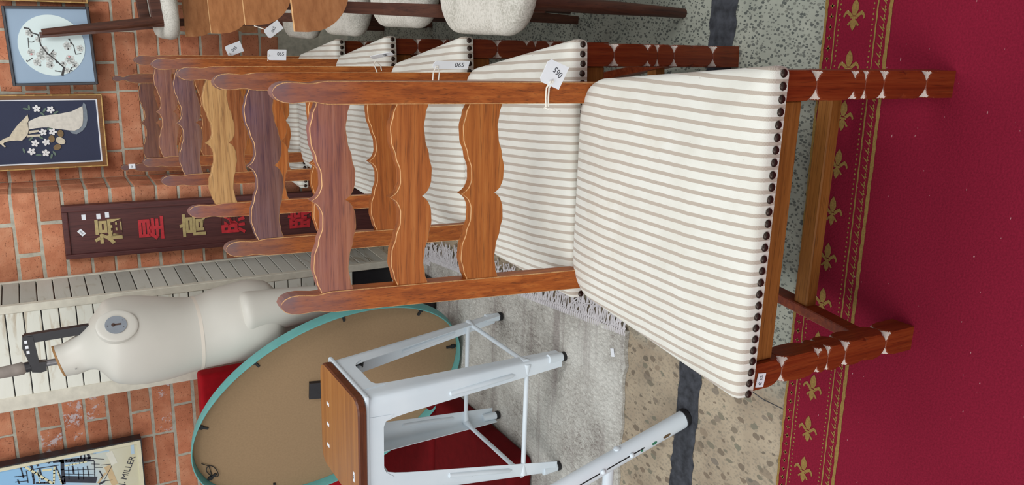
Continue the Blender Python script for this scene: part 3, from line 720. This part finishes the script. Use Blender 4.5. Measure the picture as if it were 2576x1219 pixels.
mc_fleg = MB().rings([[(x+r*cos(2*pi*j/12), y+r*sin(2*pi*j/12), z) for j in range(12)] for x, y, z, r in ((-.165, .004, 0, .0115), (-.160, .022, .20, .0155), (-.155, .045, .412, .018))]).mesh('front_leg'); mc_fleg.materials.append(WALNUT)
mc_fleg2 = MB().rings([[(-x+r*cos(2*pi*j/12), y+r*sin(2*pi*j/12), z) for j in range(12)] for x, y, z, r in ((-.165, .004, 0, .0115), (-.160, .022, .20, .0155), (-.155, .045, .412, .018))]).mesh('front_leg'); mc_fleg2.materials.append(WALNUT)
def mc_rear(sx):
    R_ = []
    for x, y, z, w, d in ((.185, .462, 0, .011, .012), (.180, .440, .20, .015, .016), (.176, .434, .42, .017, .020), (.176, .456, .60, .015, .014), (.176, .458, .80, .012, .009)):
        x *= sx; R_.append([(x-w, y-d, z), (x+w, y-d, z), (x+w, y+d, z), (x-w, y+d, z)])
    me = MB().rings(R_, 0, True, True, True, False).mesh('rear_leg'); me.materials.append(WALNUT); return me
mc_rl = [mc_rear(-1), mc_rear(1)]
def mcrail(lo, hi):
    me = MB().box(lo, hi).mesh('seat_rail'); bevelled(me, .003); me.materials.append(WALNUT); return me
mc_rails = [mcrail((-.172, .03, .372), (.172, .052, .414)), mcrail((-.168, .405, .372), (.168, .428, .414)), mcrail((-.178, .04, .372), (-.152, .42, .414)), mcrail((.152, .04, .372), (.178, .42, .414))]
def mc_chair(label, loc, rot=(0, 0, 0)):
    t = thing('upholstered_chair', label, 'chair', loc, rot, 'wood-backed chairs with cream woven seats')
    k = random.uniform(.9, 1.1); c = (k, k, k, 1)
    obj('seat', mc_seat, None, t, None, None, (1, 1, 1, 1)); obj('back_panel', mc_panel, None, t, None, None, c)
    obj('front_leg', mc_fleg, None, t); obj('front_leg', mc_fleg2, None, t)
    for m_ in mc_rl: obj('rear_leg', m_, None, t)
    for m_ in mc_rails: obj('seat_rail', m_, None, t)
    return t
m1 = mc_chair('nearest wood-backed chair with cream woven seat, largest at the picture edge', (.213, 1.575, 0))
m2 = mc_chair('second wood-backed chair with cream woven seat counting from the front', (.222, 2.07, 0))
m3 = mc_chair('third wood-backed chair with cream seat, a white tag hanging by its back', (.188, 2.57, 0))
m4 = mc_chair('fourth upright wood-backed chair, price sticker on its curved back panel', (.166, 3.07, 0))
m5 = mc_chair('upside-down wood-backed chair stacked on top with its legs in the air', (.098, 3.42, 1.342), (0, radians(174), 0))
sticker(m4, .020, .022, (-.2095, .4165, .792), (0, 0, .33), '065', .008)
swing_tag('white tag hanging below the curved back of the third wood-backed chair', (-.030, 2.975, .628), (0, radians(-38), radians(-10)), .036, .062, [[(-.03, 2.976, .66), (-.02, 2.99, .69)]], '065', .014, radians(60))

# ================================================================ pictures on the wall
def frame_box(parent, w, h, fw, d, mat, name='frame', y=0):
    for lo, hi in (((-w/2, y, -h/2), (w/2, y+d, -h/2+fw)), ((-w/2, y, h/2-fw), (w/2, y+d, h/2)), ((-w/2, y, -h/2+fw), (-w/2+fw, y+d, h/2-fw)), ((w/2-fw, y, -h/2+fw), (w/2, y+d, h/2-fw))):
        me = MB().box(lo, hi).mesh(name); bevelled(me, .0015); me.materials.append(mat); obj(name, me, None, parent)
def disk(cx, cz, r, n=28, sx=1, sz=1, rot=0):
    return [(cx+r*sx*cos(2*pi*i/n)*cos(rot)-r*sz*sin(2*pi*i/n)*sin(rot), cz+r*sx*cos(2*pi*i/n)*sin(rot)+r*sz*sin(2*pi*i/n)*cos(rot)) for i in range(n)]
def ribbon(mb, pts, hw, y, t=.0006, jitter=0):
    for a, b in zip(pts, pts[1:]):
        d = Vector((b[0]-a[0], b[1]-a[1])); L_ = d.length or 1; d /= L_; n = Vector((-d.y, d.x))*hw; e = d*hw*.5
        mb.prism([(a[0]-e.x-n.x, a[1]-e.y-n.y), (b[0]+e.x-n.x, b[1]+e.y-n.y), (b[0]+e.x+n.x, b[1]+e.y+n.y), (a[0]-e.x+n.x, a[1]-e.y+n.y)], y-t, y)
bl = thing('framed_picture', 'black-framed picture of white blossom on a round pale ground', 'picture', (-.130, 3.915, 1.287), (radians(-9), radians(-1.6), 0), 'pictures hanging on the brick wall')
frame_box(bl, .314, .312, .011, .030, FRAMEBLK)
obj('mount', MB().box((-.147, .010, -.146), (.147, .026, .146)), MATBLUE, bl)
obj('round_ground', MB().prism(disk(.003, -.003, .121, 64), .008, .010), IVORYP, bl)
mb = MB()
for x, z, r in PETALS:
    for k in range(5):
        a = k*2*pi/5+x*40; mb.prism(disk(x+r*.62*cos(a), z+r*.62*sin(a), r*.6, 10), .0068, .008)
tag(obj('blossom', mb, PETALM, bl), kind='stuff')
mb = MB()
for i, b in enumerate(BRANCH):
    mb = MB(); ribbon(mb, b, .0042 if i == 0 else (.0022 if i == 1 else .0012), .0066); tag(obj('branch', mb, BRANCHM, bl), kind='stuff')
for x, z in BUDS: obj('bud', MB().prism(disk(x, z, .0042, 8, 1, .6, x*50), .0058, .0064), BRANCHM, bl)
mb = MB()
for x, z in PINK: mb.prism(disk(x, z, .004, 8), .0054, .0062)
obj('pink_dab', mb, PINKM, bl)

def bamboo_picture(label, cx, cz, w, h, lean=0):
    t = thing('framed_picture', label, 'picture', (cx, 3.935, cz), (radians(lean), 0, 0), 'pictures hanging on the brick wall')
    frame_box(t, w, h, .019, .030, BROWNFRAME, 'frame', .006)
    for (p, q) in (((-w/2+.002, -h/2+.002), (w/2-.002, -h/2+.002)), ((w/2-.002, -h/2+.002), (w/2-.002, h/2-.002)), ((w/2-.002, h/2-.002), (-w/2+.002, h/2-.002)), ((-w/2+.002, h/2-.002), (-w/2+.002, -h/2+.002))):
        pv, qv = Vector((p[0], .006, p[1])), Vector((q[0], .006, q[1])); n = 7; mb = MB(); pts, rs = [], []
        for i in range(n):
            for s, r in ((0, .0042), (.06, .0030), (.94, .0030)):
                pts.append(pv+(qv-pv)*((i+s)/n)); rs.append(r)
        pts.append(qv); rs.append(.0042)
        mb.tube(pts, rs, 8); obj('bamboo_moulding', mb, BAMBOO, t)
    frame_box(t, w-.038, h-.038, .006, .012, PAPER, 'white_slip', .012)
    obj('silk_ground', MB().box((-w/2+.024, .018, -h/2+.024), (w/2-.024, .030, h/2-.024)), NAVY, t)
    return t
pk = bamboo_picture('navy silk picture of a white shell-inlay bird with long tail in a bamboo-edged frame', -.480, 1.335, .308, .440)
Y_ = .018
tag(obj('tail', MB().prism(TAIL, Y_-.004, Y_), SHELL, pk), None)
obj('tail_fringe', MB().prism(FRINGE, Y_-.002, Y_), TULLE, pk)
obj('body', MB().prism(BODY, Y_-.006, Y_), SHELL2, pk)
for p in PLEG: obj('bird_leg', MB().prism(p, Y_-.003, Y_), SHELL2, pk)
for i, (x, z) in enumerate(FLOWERS):
    mb = MB()
    for k in range(5):
        a = k*2*pi/5+i*.7; mb.prism(disk(x+.0085*cos(a), z+.0085*sin(a), .0062, 9, 1.15, .8, a), Y_-.004-.0006*k, Y_)
    obj('flower', mb, WHITEP, pk)
for i, (x, z) in enumerate(ROCKS): obj('rock', MB().prism(disk(x, z, .0135 if i != 1 else .0165, 14, 1.15, .85, i), Y_-.004-.001*(i == 1), Y_), SHELL2 if i == 1 else ROCKM, pk)
for i, (x, z) in enumerate(LEAVES): obj('leaf', MB().prism(disk(x, z, .0095, 8, 1.2, .45, i*1.3), Y_-.0025, Y_), LEAFM, pk)
bamboo_picture('bamboo-edged picture at the very corner, only its gilt edge showing', .199, 1.35, .310, .430)

pt = thing('framed_picture', 'oil painting of black harbour timbers with a scrawled signature', 'picture', (-1.80, 3.640, 1.106))
PWd, PHt = .80, .62
c_ = thing  # local alias unused
for lo, hi in (((-PWd, 0, 0), (0, .05, .010)), ((-PWd, 0, PHt-.010), (0, .05, PHt)), ((-.010, 0, .010), (0, .05, PHt-.010)), ((-PWd, 0, .010), (-PWd+.010, .05, PHt-.010))):
    obj('outer_frame', MB().box(lo, hi), FRAMEBLK, pt)
for lo, hi in (((-PWd+.004, -.004, .005), (-.005, .02, .020)), ((-PWd+.004, -.004, PHt-.020), (-.005, .02, PHt-.005)), ((-.019, -.004, .020), (-.005, .02, PHt-.020)), ((-PWd+.005, -.004, .02), (-PWd+.019, .02, PHt-.02))):
    obj('cream_slip', MB().box(lo, hi), CREAMFRAME, pt)
obj('canvas', MB().box((-PWd+.012, .002, .012), (-.012, .03, PHt-.012)), CANVAS, pt)
for nm, S_, m_, y_ in (('blue_strokes', P_BLUE, PAINTB, .002), ('white_strokes', P_WHITE, PAINTW, .0018), ('tan_strokes', P_TAN, PAINTT, .0016), ('dark_strokes', P_DARK, PAINTK, .0012), ('cream_strokes', P_LIGHT, PAINTC, .0008)):
    mb = MB(); rs = random.Random(2)
    for pts, hw in S_:
        pp = []
        for a, b in zip(pts, pts[1:]):
            n_ = max(1, min(6, int(Vector((b[0]-a[0], b[1]-a[1])).length/(hw*4))))
            for k in range(n_): pp.append((a[0]+(b[0]-a[0])*k/n_+rs.uniform(-1, 1)*hw*.18, a[1]+(b[1]-a[1])*k/n_+rs.uniform(-1, 1)*hw*.18))
        pp.append(pts[-1]); pp = [(min(x, -.02), max(z, .021)) for x, z in pp]
        ribbon(mb, pp, hw, y_, .0005)
    tag(obj(nm, mb, m_, pt), kind='stuff')
obj('signature', text_mesh('J. MILLER', .036, .0003), PAINTK, pt, (-.140, .0005, .068), (Matrix.Rotation(radians(24), 3, 'Y') @ Matrix.Rotation(radians(90), 3, 'X')).to_euler())

# ================================================================ maroon sign board leaning on the pier
sg = thing('sign_board', 'tall maroon board with gold and red Chinese characters leaning on the brick pier', 'sign', (-.858, 3.605, 0), (-.0625, 0, .0))
SW, SH = .222, 1.322
obj('board', MB().box((-SW/2, .004, 0), (SW/2, .028, SH)), SIGNWOOD, sg)
for lo, hi in (((-SW/2, -.006, 0), (-SW/2+.020, .006, SH)), ((SW/2-.026, -.006, 0), (SW/2, .006, SH)), ((-SW/2+.02, -.004, SH-.022), (SW/2-.026, .006, SH)), ((-SW/2+.02, -.004, 0), (SW/2-.026, .006, .022))):
    me = MB().box(lo, hi).mesh('moulding'); bevelled(me, .004, 2); me.materials.append(SIGNWOOD); obj('moulding', me, None, sg)
for i, (ch, z) in enumerate((('\u798f', 1.151), ('\u661f', .988), ('\u9ad8', .823), ('\u7167', .658), ('\u559c', .512), ('\u81e8', .366), ('\u9580', .215))):
    me = text_mesh(ch, .108, .0016, .0026)
    obj('character', me, GILT if i % 2 == 0 else REDPAINT, sg, (-.004, .0022, z), (radians(90), 0, 0))
for x, z, r in ((.060, 1.244, 0), (.060, 1.190, 0), (.064, 1.158, 0)): sticker(sg, .022, .015, (x, .0035, z))
sticker(sg, .028, .018, (-.003, .0035, 1.257), (0, radians(-40), 0), '065', .010)

# ================================================================ slatted folding screen
scn = thing('folding_screen', 'whitewashed folding screen of horizontal slats standing before the brick pier', 'screen', (-1.05, 3.38, 0))
SHt = 1.78
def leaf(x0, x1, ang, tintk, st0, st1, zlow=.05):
    """leaf along local +x from x0 to x1 rotated by ang about the hinge"""
    rz = ang; M_ = (0, 0, rz)
    for a, b in ((x0, x0+st0), (x1-st1, x1)):
        me = MB().box((a, 0, 0), (b, .026, SHt)).mesh('stile'); bevelled(me, .002); me.materials.append(STILE)
        obj('stile', me, None, scn, None, M_)
    z = zlow; pitch = .0578
    me = MB().box((x0+st0-.004, .004, 0), (x1-st1+.004, .016, pitch-.004)).mesh('slat'); bevelled(me, .0015); me.materials.append(SLAT)
    rs = random.Random(int(ang*100)+4)
    while z < SHt-.06:
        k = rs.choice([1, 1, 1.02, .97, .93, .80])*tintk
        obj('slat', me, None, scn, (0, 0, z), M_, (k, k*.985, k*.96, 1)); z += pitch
    obj('gap_shade_sheet', MB().box((x0+st0, .0165, .02), (x1-st1, .019, SHt-.05)), BLACKPAINT, scn, None, M_)  # black sheet added behind the slats so the gaps look shaded
    for zz in (((0, .018) if zlow > .1 else (0, .048)), (SHt-.05, SHt)):
        obj('rail', MB().box((x0+st0, .001, zz[0]), (x1-st1, .024, zz[1])), STILE, scn, None, M_)
leaf(-.405, .008, 0, 1.0, .055, .030, .215)
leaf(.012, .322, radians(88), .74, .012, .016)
# ================================================================ oval mirror seen from the back
MC, MA, MBx = Vector((-1.405, 2.850, .4866)), .552, .337
al, ps, ph = .191, -.154, -.566
ux = Vector((cos(ps), sin(ps), 0)); n0 = Vector((sin(ps), -cos(ps), 0)); uy = Vector((0, 0, 1))*cos(al)-n0*sin(al)
va = uy*cos(ph)+ux*sin(ph); vb = ux*cos(ph)-uy*sin(ph); vn = ux.cross(uy)      # vn faces the viewer
zmin = sqrt((MA*va.z)**2+(MBx*vb.z)**2)
RM = Matrix((vb, va, vn)).transposed()
mir = thing('oval_mirror', 'oval turquoise-rimmed mirror turned round to show its brown hardboard back', 'mirror', (MC.x+vn.x*.026, MC.y+vn.y*.026, zmin+.020), RM.to_euler())
def ell(a, b, z, n=96): return [(b*cos(2*pi*i/n), a*sin(2*pi*i/n), z) for i in range(n)]
obj('rim', MB().rings([ell(MA-.0055, MBx-.0055, -.040), ell(MA-.0055, MBx-.0055, .014), ell(MA-.004, MBx-.004, .016), ell(MA-.001, MBx-.001, .016), ell(MA, MBx, .014), ell(MA, MBx, -.040), ell(MA-.03, MBx-.03, -.050), ell(MA-.030, MBx-.030, -.042)], 0, True, False, False, True), TEAL, mir)
obj('back_board', MB().rings([ell(MA-.006, MBx-.006, -.034), ell(MA-.006, MBx-.006, -.030)], 0, True, True, True, False), MDF, mir)
obj('glass', MB().rings([ell(MA-.03, MBx-.03, -.0425), ell(MA-.03, MBx-.03, -.0395)], 0, True, True, True, False), plain('mirror_glass', (200, 205, 208), .05, .01, 5, .5, 1), mir)
for k in range(9):
    t = 2*pi*(k+.35)/9; x, y = (MBx-.035)*cos(t), (MA-.035)*sin(t)
    me = MB().box((-.026, -.0045, -.030), (.012, .0045, -.024)).box((-.020, -.008, -.0305), (-.008, .008, -.023)); obj('retaining_clip', me, BLACK, mir, (x, y, 0), (0, 0, math.atan2(y/MA**2, x/MBx**2)+pi))
mb = MB().box((-.035, -.05, -.030), (.035, .05, -.014)).box((-.028, -.042, -.014), (.028, -.004, -.006)); obj('hanging_plate', mb, BLACKPAINT, mir, (.058, -.007, 0), (0, 0, -.566))
mb = MB(); mb.tube([(.0+.03*cos(t)*1.0, MA-.045+.016*sin(t)*1.0, -.022+.004*sin(2*t)) for t in [i*2*pi/18 for i in range(30)]], .0016, 5); mb.tube([(-.02, MA-.03, -.026), (.03, MA-.05, -.022), (.055, MA-.035, -.024)], .0016, 5)
obj('hanging_wire', mb, BLACK, mir)

# ================================================================ red floor chair behind the mirror
rc_ = thing('floor_chair', 'red cloth floor chair with upright back and low pad behind the oval mirror', 'chair', (-1.42, 2.14, .014))
def soft(lo, hi, r, nm, rot=None, loc=None, mt=REDCLOTH):
    me = MB().box(lo, hi).mesh(nm); bevelled(me, r, 4); me.materials.append(mt)
    for p in me.polygons: p.use_smooth = True
    return obj(nm, me, None, rc_, loc, rot)
soft((-.78, 0, 0), (0, .60, .10), .03, 'seat_pad', mt=PADCLOTH)
soft((-.78, .605, 0), (-.01, 1.14, .105), .03, 'seat_pad', mt=PADCLOTH)
soft((-.76, 0, 0), (.030, .075, .885), .018, 'backrest', (radians(2), 0, 0), (0, 1.145, .005))

# ================================================================ mannequin torso on a stand
mq = thing('mannequin_torso', 'cream headless mannequin torso standing sideways before the slatted screen', 'mannequin', (-1.13, 3.08, 0))
SEC = [(1.384, -1.113, -1.2245, .052, 2.0, .145), (1.352, -1.106, -1.2255, .054, 2.0, .12), (1.318, -1.083, -1.219, .062, 2.0, .05), (1.297, -1.060, -1.212, .085, 2.0, 0), (1.272, -1.033, -1.211, .125, 2.1, 0), (1.250, -1.010, -1.234, .155, 2.2, 0), (1.232, -.990, -1.252, .172, 2.4, 0),
       (1.204, -.982, -1.264, .180, 2.6, 0), (1.142, -.980, -1.279, .178, 2.6, 0), (1.053, -.990, -1.286, .165, 2.3, 0), (.963, -1.005, -1.275, .150, 2.2, 0), (.912, -1.002, -1.268, .147, 2.2, 0),
       (.858, -.986, -1.266, .152, 2.2, 0), (.805, -.976, -1.263, .160, 2.2, 0), (.74, -.967, -1.260, .165, 2.2, 0), (.690, -.972, -1.262, .162, 2.2, 0), (.655, -.986, -1.254, .150, 2.2, 0), (.625, -1.03, -1.225, .11, 2.2, 0), (.612, -1.09, -1.17, .05, 2, 0)]
def cr4(p0, p1, p2, p3, t): return .5*((2*p1)+(-p0+p2)*t+(2*p0-5*p1+4*p2-p3)*t*t+(-p0+3*p1-3*p2+p3)*t**3)
rings = []; NS = 48
for i in range(len(SEC)-1):
    p = [SEC[max(0, i-1)], SEC[i], SEC[i+1], SEC[min(len(SEC)-1, i+2)]]
    for s in range(4):
        z, xr, xl, b, ex, sl = [cr4(p[0][k], p[1][k], p[2][k], p[3][k], s/4) for k in range(6)]
        rings.append((z, xr, xl, b, ex, sl))
rings.append(SEC[-1]); RR = []
for z, xr, xl, b, ex, sl in rings:
    cx, a = (xr+xl)/2+1.13, (xr-xl)/2; ring = []
    for j in range(NS):
        t = 2*pi*j/NS; c, s = cos(t), sin(t)
        x = cx+a*abs(c)**(2/ex)*(1 if c >= 0 else -1); y = b*abs(s)**(2/ex)*(1 if s >= 0 else -1)
        ring.append((x, y, z+sl*(x-cx)*1.9))
    RR.append(ring)
RR = RR[::-1]
obj('torso', MB().rings(RR, 0, True, True, True, True), SKIN, mq)
cap = [(x*1.0, y, z+.0005) for x, y, z in RR[-1]]
obj('neck_cap', MB().rings([cap, [(x, y, z+.007) for x, y, z in cap]], 0, True, True, True, False), CAPWOOD, mq)
st_ = [(p[0], p[1]) for p in RR[-1]]
for (dx, dy, w) in ((-.018, -.034, .030), (-.044, -.022, .018)):
    x0, y0 = RR[-1][0][0]-.055+dx, dy
    obj('price_sticker', MB().box((-w/2, -.006, 0), (w/2, .006, .001)), PAPER, mq, (x0, y0, 1.384-.004+dx*.27*1.0+.004), (0, radians(-15), .2))
def thigh(cx0, cx1, cy, a0, a1, nm='thigh', ztop=.78, zb=.436):
    R_ = []
    for k in range(31):
        t = k/30; z = zb+(ztop-zb)*t; a = a1+(a0-a1)*t; c = cx1+(cx0-cx1)*t
        if t > .86: a *= max(.0004, 1-((t-.86)/.14)**3)**(1/3)
        R_.append([(c+1.13+a*cos(2*pi*j/28), cy+a*.98*sin(2*pi*j/28), z) for j in range(28)])
    return obj(nm, MB().rings(R_, 0, True, True, True, True), SKIN, mq)
thigh(-1.066, -1.052, -.084, .091, .060, ztop=.80); thigh(-1.175, -1.170, .082, .080, .058)
# seam grooves and bands
def belt(z, off, hgt, mat, nm):
    r = min(RR, key=lambda q: abs(q[0][2]-z)); cx = sum(p[0] for p in r)/len(r)
    A = [(cx+(p[0]-cx)*off, p[1]*off, z-hgt/2) for p in r]; B = [(x, y, z+hgt/2) for x, y, _ in A]
    obj(nm, MB().rings([A, B], 0, True, False, False, True), mat, mq)
belt(.934, 1.006, .012, plain('waist_band', (222, 212, 198), .5, .03, 8), 'waist_band')
# shoulder stump with slotted joint plate
SR = (0, 0, radians(46)); S0 = Vector((.112, -.1445, 1.206)); SN = Vector((sin(SR[2]), -cos(SR[2]), 0))
R_ = [[(.060*q*cos(2*pi*j/32), -dy, .066*q*sin(2*pi*j/32)) for j in range(32)][::-1] for q, dy in ((1, -.02), (1, .0), (.97, .0015), (.88, .003), (.7, .0042), (.45, .005))]
obj('shoulder_cap', MB().rings(R_, 0, True, True, True, True), SKIN, mq, S0, SR)
D0 = S0+SN*.0055+Vector((0, 0, .004))
obj('joint_plate', MB().rings([[(.033*cos(2*pi*j/28), y, .034*sin(2*pi*j/28)) for j in range(28)][::-1] for y in (.012, .001, -.003)], 0, True, True, True, False), DISC, mq, D0, SR)
kh = [(.0052*cos(t), .006+.0052*sin(t)) for t in [radians(-50+280*i/12) for i in range(13)]]
kh = disk(0, .008, .0062, 16)
obj('keyhole', MB().prism(kh, -.0042, -.003).prism([(-.0028, -.016), (.0028, -.016), (.0028, .006), (-.0028, .006)], -.0042, -.003), plain('keyhole_dark', (74, 52, 44), .8), mq, D0, SR)
for x, z in ((-.002, .026), (.014, -.022), (-.012, -.022)): obj('plate_screw', MB().prism(disk(x, z, .0018, 8), -.0042, -.003), STEEL, mq, D0, SR)
obj('code_mark', text_mesh('F', .014, .0002), INK, mq, (-.055, -.058, 1.338), (radians(84), 0, radians(-32)))
obj('stand_pole', MB().tube([(.01, 0, .02), (.01, 0, .64)], .013, 12), BLACKPAINT, mq)
me = MB().box((-.16, -.14, .016), (.12, .20, .032)).mesh('stand_base'); bevelled(me, .004); obj('stand_base', me, BLACKPAINT, mq)

# bar clamp gripping the mannequin's neck
cl = thing('bar_clamp', 'black bar clamp with steel screw and worn handle at the mannequin neck', 'clamp', (-1.13, 3.08, 1.376))
obj('screw_rod', MB().tube([(-.038, 0, .0), (-.042, 0, .115)], .0115, 12), STEEL, cl)
obj('handle', MB().tube([(-.044, 0, .112), (-.045, 0, .122), (-.047, 0, .14), (-.05, 0, .20), (-.054, 0, .33), (-.056, 0, .345)], [.014, .022, .021, .019, .017, .008], 14), HANDLE, cl)
obj('collar', MB().tube([(-.042, 0, .098), (-.044, 0, .114)], .018, 12), BLACKPAINT, cl)
jaw = MB().prism([(-.066, .070), (-.062, .052), (-.030, .050), (-.028, .072), (.040, .078), (.070, .082), (.070, .112), (.030, .116), (-.030, .100), (-.060, .096)], -.014, .014)
obj('jaw', jaw, BLACKPAINT, cl)
for k in range(3): obj('grip_slot', MB().box((-.0055, -.0148, -.0045), (.0055, -.0138, .0045)), PAPER, cl, (.052-.019*k, 0, .1035-.0015*k))
obj('bar', MB().box((.048, -.012, -.12), (.078, .012, .105)), BLACKPAINT, cl, None, (0, radians(-2), 0))

# ================================================================ white metal stool with wooden seat
sx0, sy0 = -1.182, 2.190
stl = thing('metal_stool', 'white metal stool with brown wooden seat standing on the grey rug', 'stool', (sx0, sy0, .015))
ZT = .645
def stool_leg(qx, qy):
    foot = Vector((.205*qx, .217*qy, .018)); topc = Vector((.160*qx, .158*qy, ZT-.012))
    R_ = []; NZ = 16; G = 10
    for k in range(NZ+1):
        t = k/NZ; c = foot.lerp(topc, t)
        fw = .040+.040*t+(.020*max(0, (t-.82)/.18)**2)
        rr_ = .018+.010*t
        outer = [(-fw, 0), (-fw*.5, 0), (-rr_, 0), (-rr_*.3, -rr_*.08), (-rr_*.08, -rr_*.3), (0, -rr_), (0, -fw*.5), (0, -fw)]
        th = .0022
        inner = [(-fw, -th), (-fw*.5, -th), (-rr_, -th), (-rr_*.3-th, -rr_*.08-th*.7), (-rr_*.08-th*.7, -rr_*.3-th), (-th, -rr_), (-th, -fw*.5), (-th, -fw)]
        R_.append([(c.x+qx*a, c.y+qy*b, c.z) for a, b in outer+inner[::-1]])
    if qx*qy < 0: R_ = [r[::-1] for r in R_]
    lg = obj('leg', MB().rings(R_, 0, True, True, True, True), ENAMEL, stl)
    tp = foot.lerp(topc, .0)
    obj('foot_tube', MB().tube([tp+Vector((-.014*qx, -.014*qy, -.008)), tp+Vector((-.012*qx, -.012*qy, .045))], .0145, 12), ENAMEL, lg)
    obj('rubber_foot', MB().tube([tp+Vector((-.014*qx, -.014*qy, -.018)), tp+Vector((-.014*qx, -.014*qy, -.006))], .0155, 12), BLACK, lg)
    # pressed rib on the front flange
    a = foot.lerp(topc, .26); b = foot.lerp(topc, .60); off = Vector((-.032*qx, .0004*qy, 0)); off2 = Vector((-.044*qx, .0004*qy, 0))
    obj('pressed_rib', MB().tube([a+off, a.lerp(b, .06)+off, a.lerp(b, .5)+off.lerp(off2, .5), b+off2, b+off2+Vector((0, 0, .004))], [.001, .0075, .0085, .0075, .001], 10), ENAMEL, lg)
    return lg
for qx in (-1, 1):
    for qy in (-1, 1): stool_leg(qx, qy)
def apron_panel(rz):
    h = .1570; w = .10; sl = .096 if rz in (0, pi) else .073; h = h if rz in (0, pi) else .1592
    pts = [(-w, ZT-.012), (w, ZT-.012), (w, ZT-.085), (w-.018, ZT-.062), (w-.034, ZT-.055), (-w+.034, ZT-.055), (-w+.018, ZT-.062), (-w, ZT-.085)]
    mb = MB().prism(pts, -h-.003, -h+.0); 
    for i, v in enumerate(mb.v):
        mb.v[i] = (v[0], v[1]-(ZT-.012-v[2])*sl, v[2])
    obj('apron', mb, ENAMEL, stl, None, (0, 0, rz))
for k in range(4): apron_panel(k*pi/2)
me = MB().box((-.168, -.166, ZT-.014), (.168, .166, ZT)).mesh('seat_pan'); bevelled(me, .012, 3); obj('seat_pan', me, ENAMEL, stl)
def rsq(w, d, r, z, n=6): return [(cx+r*cos(a0+pi/2*i/n), cy+r*sin(a0+pi/2*i/n), z) for cx, cy, a0 in ((w-r, -d+r, -pi/2), (w-r, d-r, 0), (-w+r, d-r, pi/2), (-w+r, -d+r, pi)) for i in range(n+1)]
se = obj('wooden_seat', MB().rings([rsq(.168, .168, .04, ZT), rsq(.172, .172, .043, ZT+.003), rsq(.172, .172, .043, ZT+.022), rsq(.168, .168, .04, ZT+.027)], 1, True, True, False, False).rings([rsq(.168, .168, .04, ZT+.027), rsq(.1675, .1675, .04, ZT+.0272)], 0, True, False, True, False), [SEATWOOD, SEATEDGE], stl, (-.006, -.008, 0))
for x, y in ((.046, .090), (-.024, .094), (-.097, .096)): obj('plastic_plug', MB().box((-.005, -.010, 0), (.005, .010, .0012)), PAPER, stl, (x, y, ZT+.0271))
lb = obj('price_sticker', MB().box((-.016, -.005, 0), (.016, .005, .001)), PAPER, stl, (-.086, -.137, ZT+.0271)); obj('printed_price', text_mesh('065', .008, .0002), INK, lb, (0, 0, .0012))
zb = .135
def bar(a, b, r=.0075): 
    a, b = Vector(a), Vector(b)
    return obj('cross_bar', MB().tube([a, a.lerp(b, .04), a.lerp(b, .1), a.lerp(b, .9), a.lerp(b, .96), b], [r*1.7, r*1.5, r, r, r*1.5, r*1.7], 10), ENAMEL, stl)
bar((-.188, -.198, zb), (.188, -.198, zb)); bar((-.188, .200, zb), (.188, .200, zb)); bar((-.190, -.195, zb), (-.190, .196, zb)); bar((.190, -.195, zb), (.190, .196, zb))
for qx, qy in ((1, 1), (-1, 1), (1, -1), (-1, -1)):
    a, b = Vector((.150*qx, .148*qy, ZT-.10)), Vector((.02*qx, .02*qy, ZT-.028)); obj('seat_strut', MB().tube([a, b], .008, 10), ENAMEL, stl); obj('rubber_clip', MB().tube([a, a.lerp(b, .14)], .0125, 8), BLACK, stl)

# ================================================================ white trestle leg at the picture edge
tr = thing('trestle', 'white painted metal trestle leg with black slots and chipped foot', 'trestle', (-.964, 1.446, 0))
pa, pb = Vector((0, 0, .006)), Vector((-.214, .028, .70))
def flat_tube(a, b, w, t, nm='leg'):
    d = (b-a).normalized(); s = Vector((0, 1, 0)); s = (s-d*s.dot(d)).normalized(); u = d.cross(s)
    R_ = [[p+u*w*cos(2*pi*j/20)+s*t*sin(2*pi*j/20) for j in range(20)] for p in (a, b)]
    return obj(nm, MB().rings(R_, 0, True, True, True, True), ENAMEL, tr)
flat_tube(pa, pb, .024, .020)
flat_tube(Vector((-.95, 0, .006)), Vector((-.70, .028, .70)), .024, .020)
for s0, s1 in ((.20, .245), (.26, .36), (.39, .50)):
    a, b = pa.lerp(pb, s0), pa.lerp(pb, s1); off = Vector((0, -.0196, .0)); d = (pb-pa).normalized()
    obj('slot', MB().tube([a+off, b+off], .0018, 6), BLACK, tr)
for s0 in (.255, .375): 
    p = pa.lerp(pb, s0)+Vector((0, -.021, 0)); obj('bolt_head', MB().lathe([(.007, 0), (.0065, .003), (.003, .0055), (.0005, .006)], 12, Matrix.Translation(p) @ Matrix.Rotation(radians(90), 4, 'X')), ENAMEL, tr)
p = pa.lerp(pb, .30)+Vector((.024, 0, 0)); obj('bolt_head', MB().lathe([(.009, 0), (.008, .004), (.0005, .007)], 12, Matrix.Translation(p) @ Matrix.Rotation(radians(73), 4, 'Y')), ENAMEL, tr)
for s0, r, wd, m_ in ((.10, .012, .35, 'c'), (.155, .008, .5, 'g'), (.21, .004, .8, 'g')):
    p = pa.lerp(pb, s0)+Vector((-.004, -.0195, 0)); obj('paint_chip', MB().prism(disk(0, 0, r, 10, wd, 1, .3), -.0012, .001), plain('paint_chip_'+m_, (104, 84, 60) if m_ == 'c' else (52, 122, 92), .8), tr, p)
flat_tube(Vector((-.082, .010, .235)), Vector((-.87, .010, .235)), .015, .012, 'cross_bar')
flat_tube(Vector((-.19, .028, .70)), Vector((-.72, .028, .70)), .024, .020, 'top_bar')
obj('rubber_foot', MB().tube([(.003, 0, .0), (0, 0, .012)], .0245, 16), BLACK, tr); obj('rubber_foot', MB().tube([(-.953, 0, .0), (-.95, 0, .012)], .0245, 16), BLACK, tr)
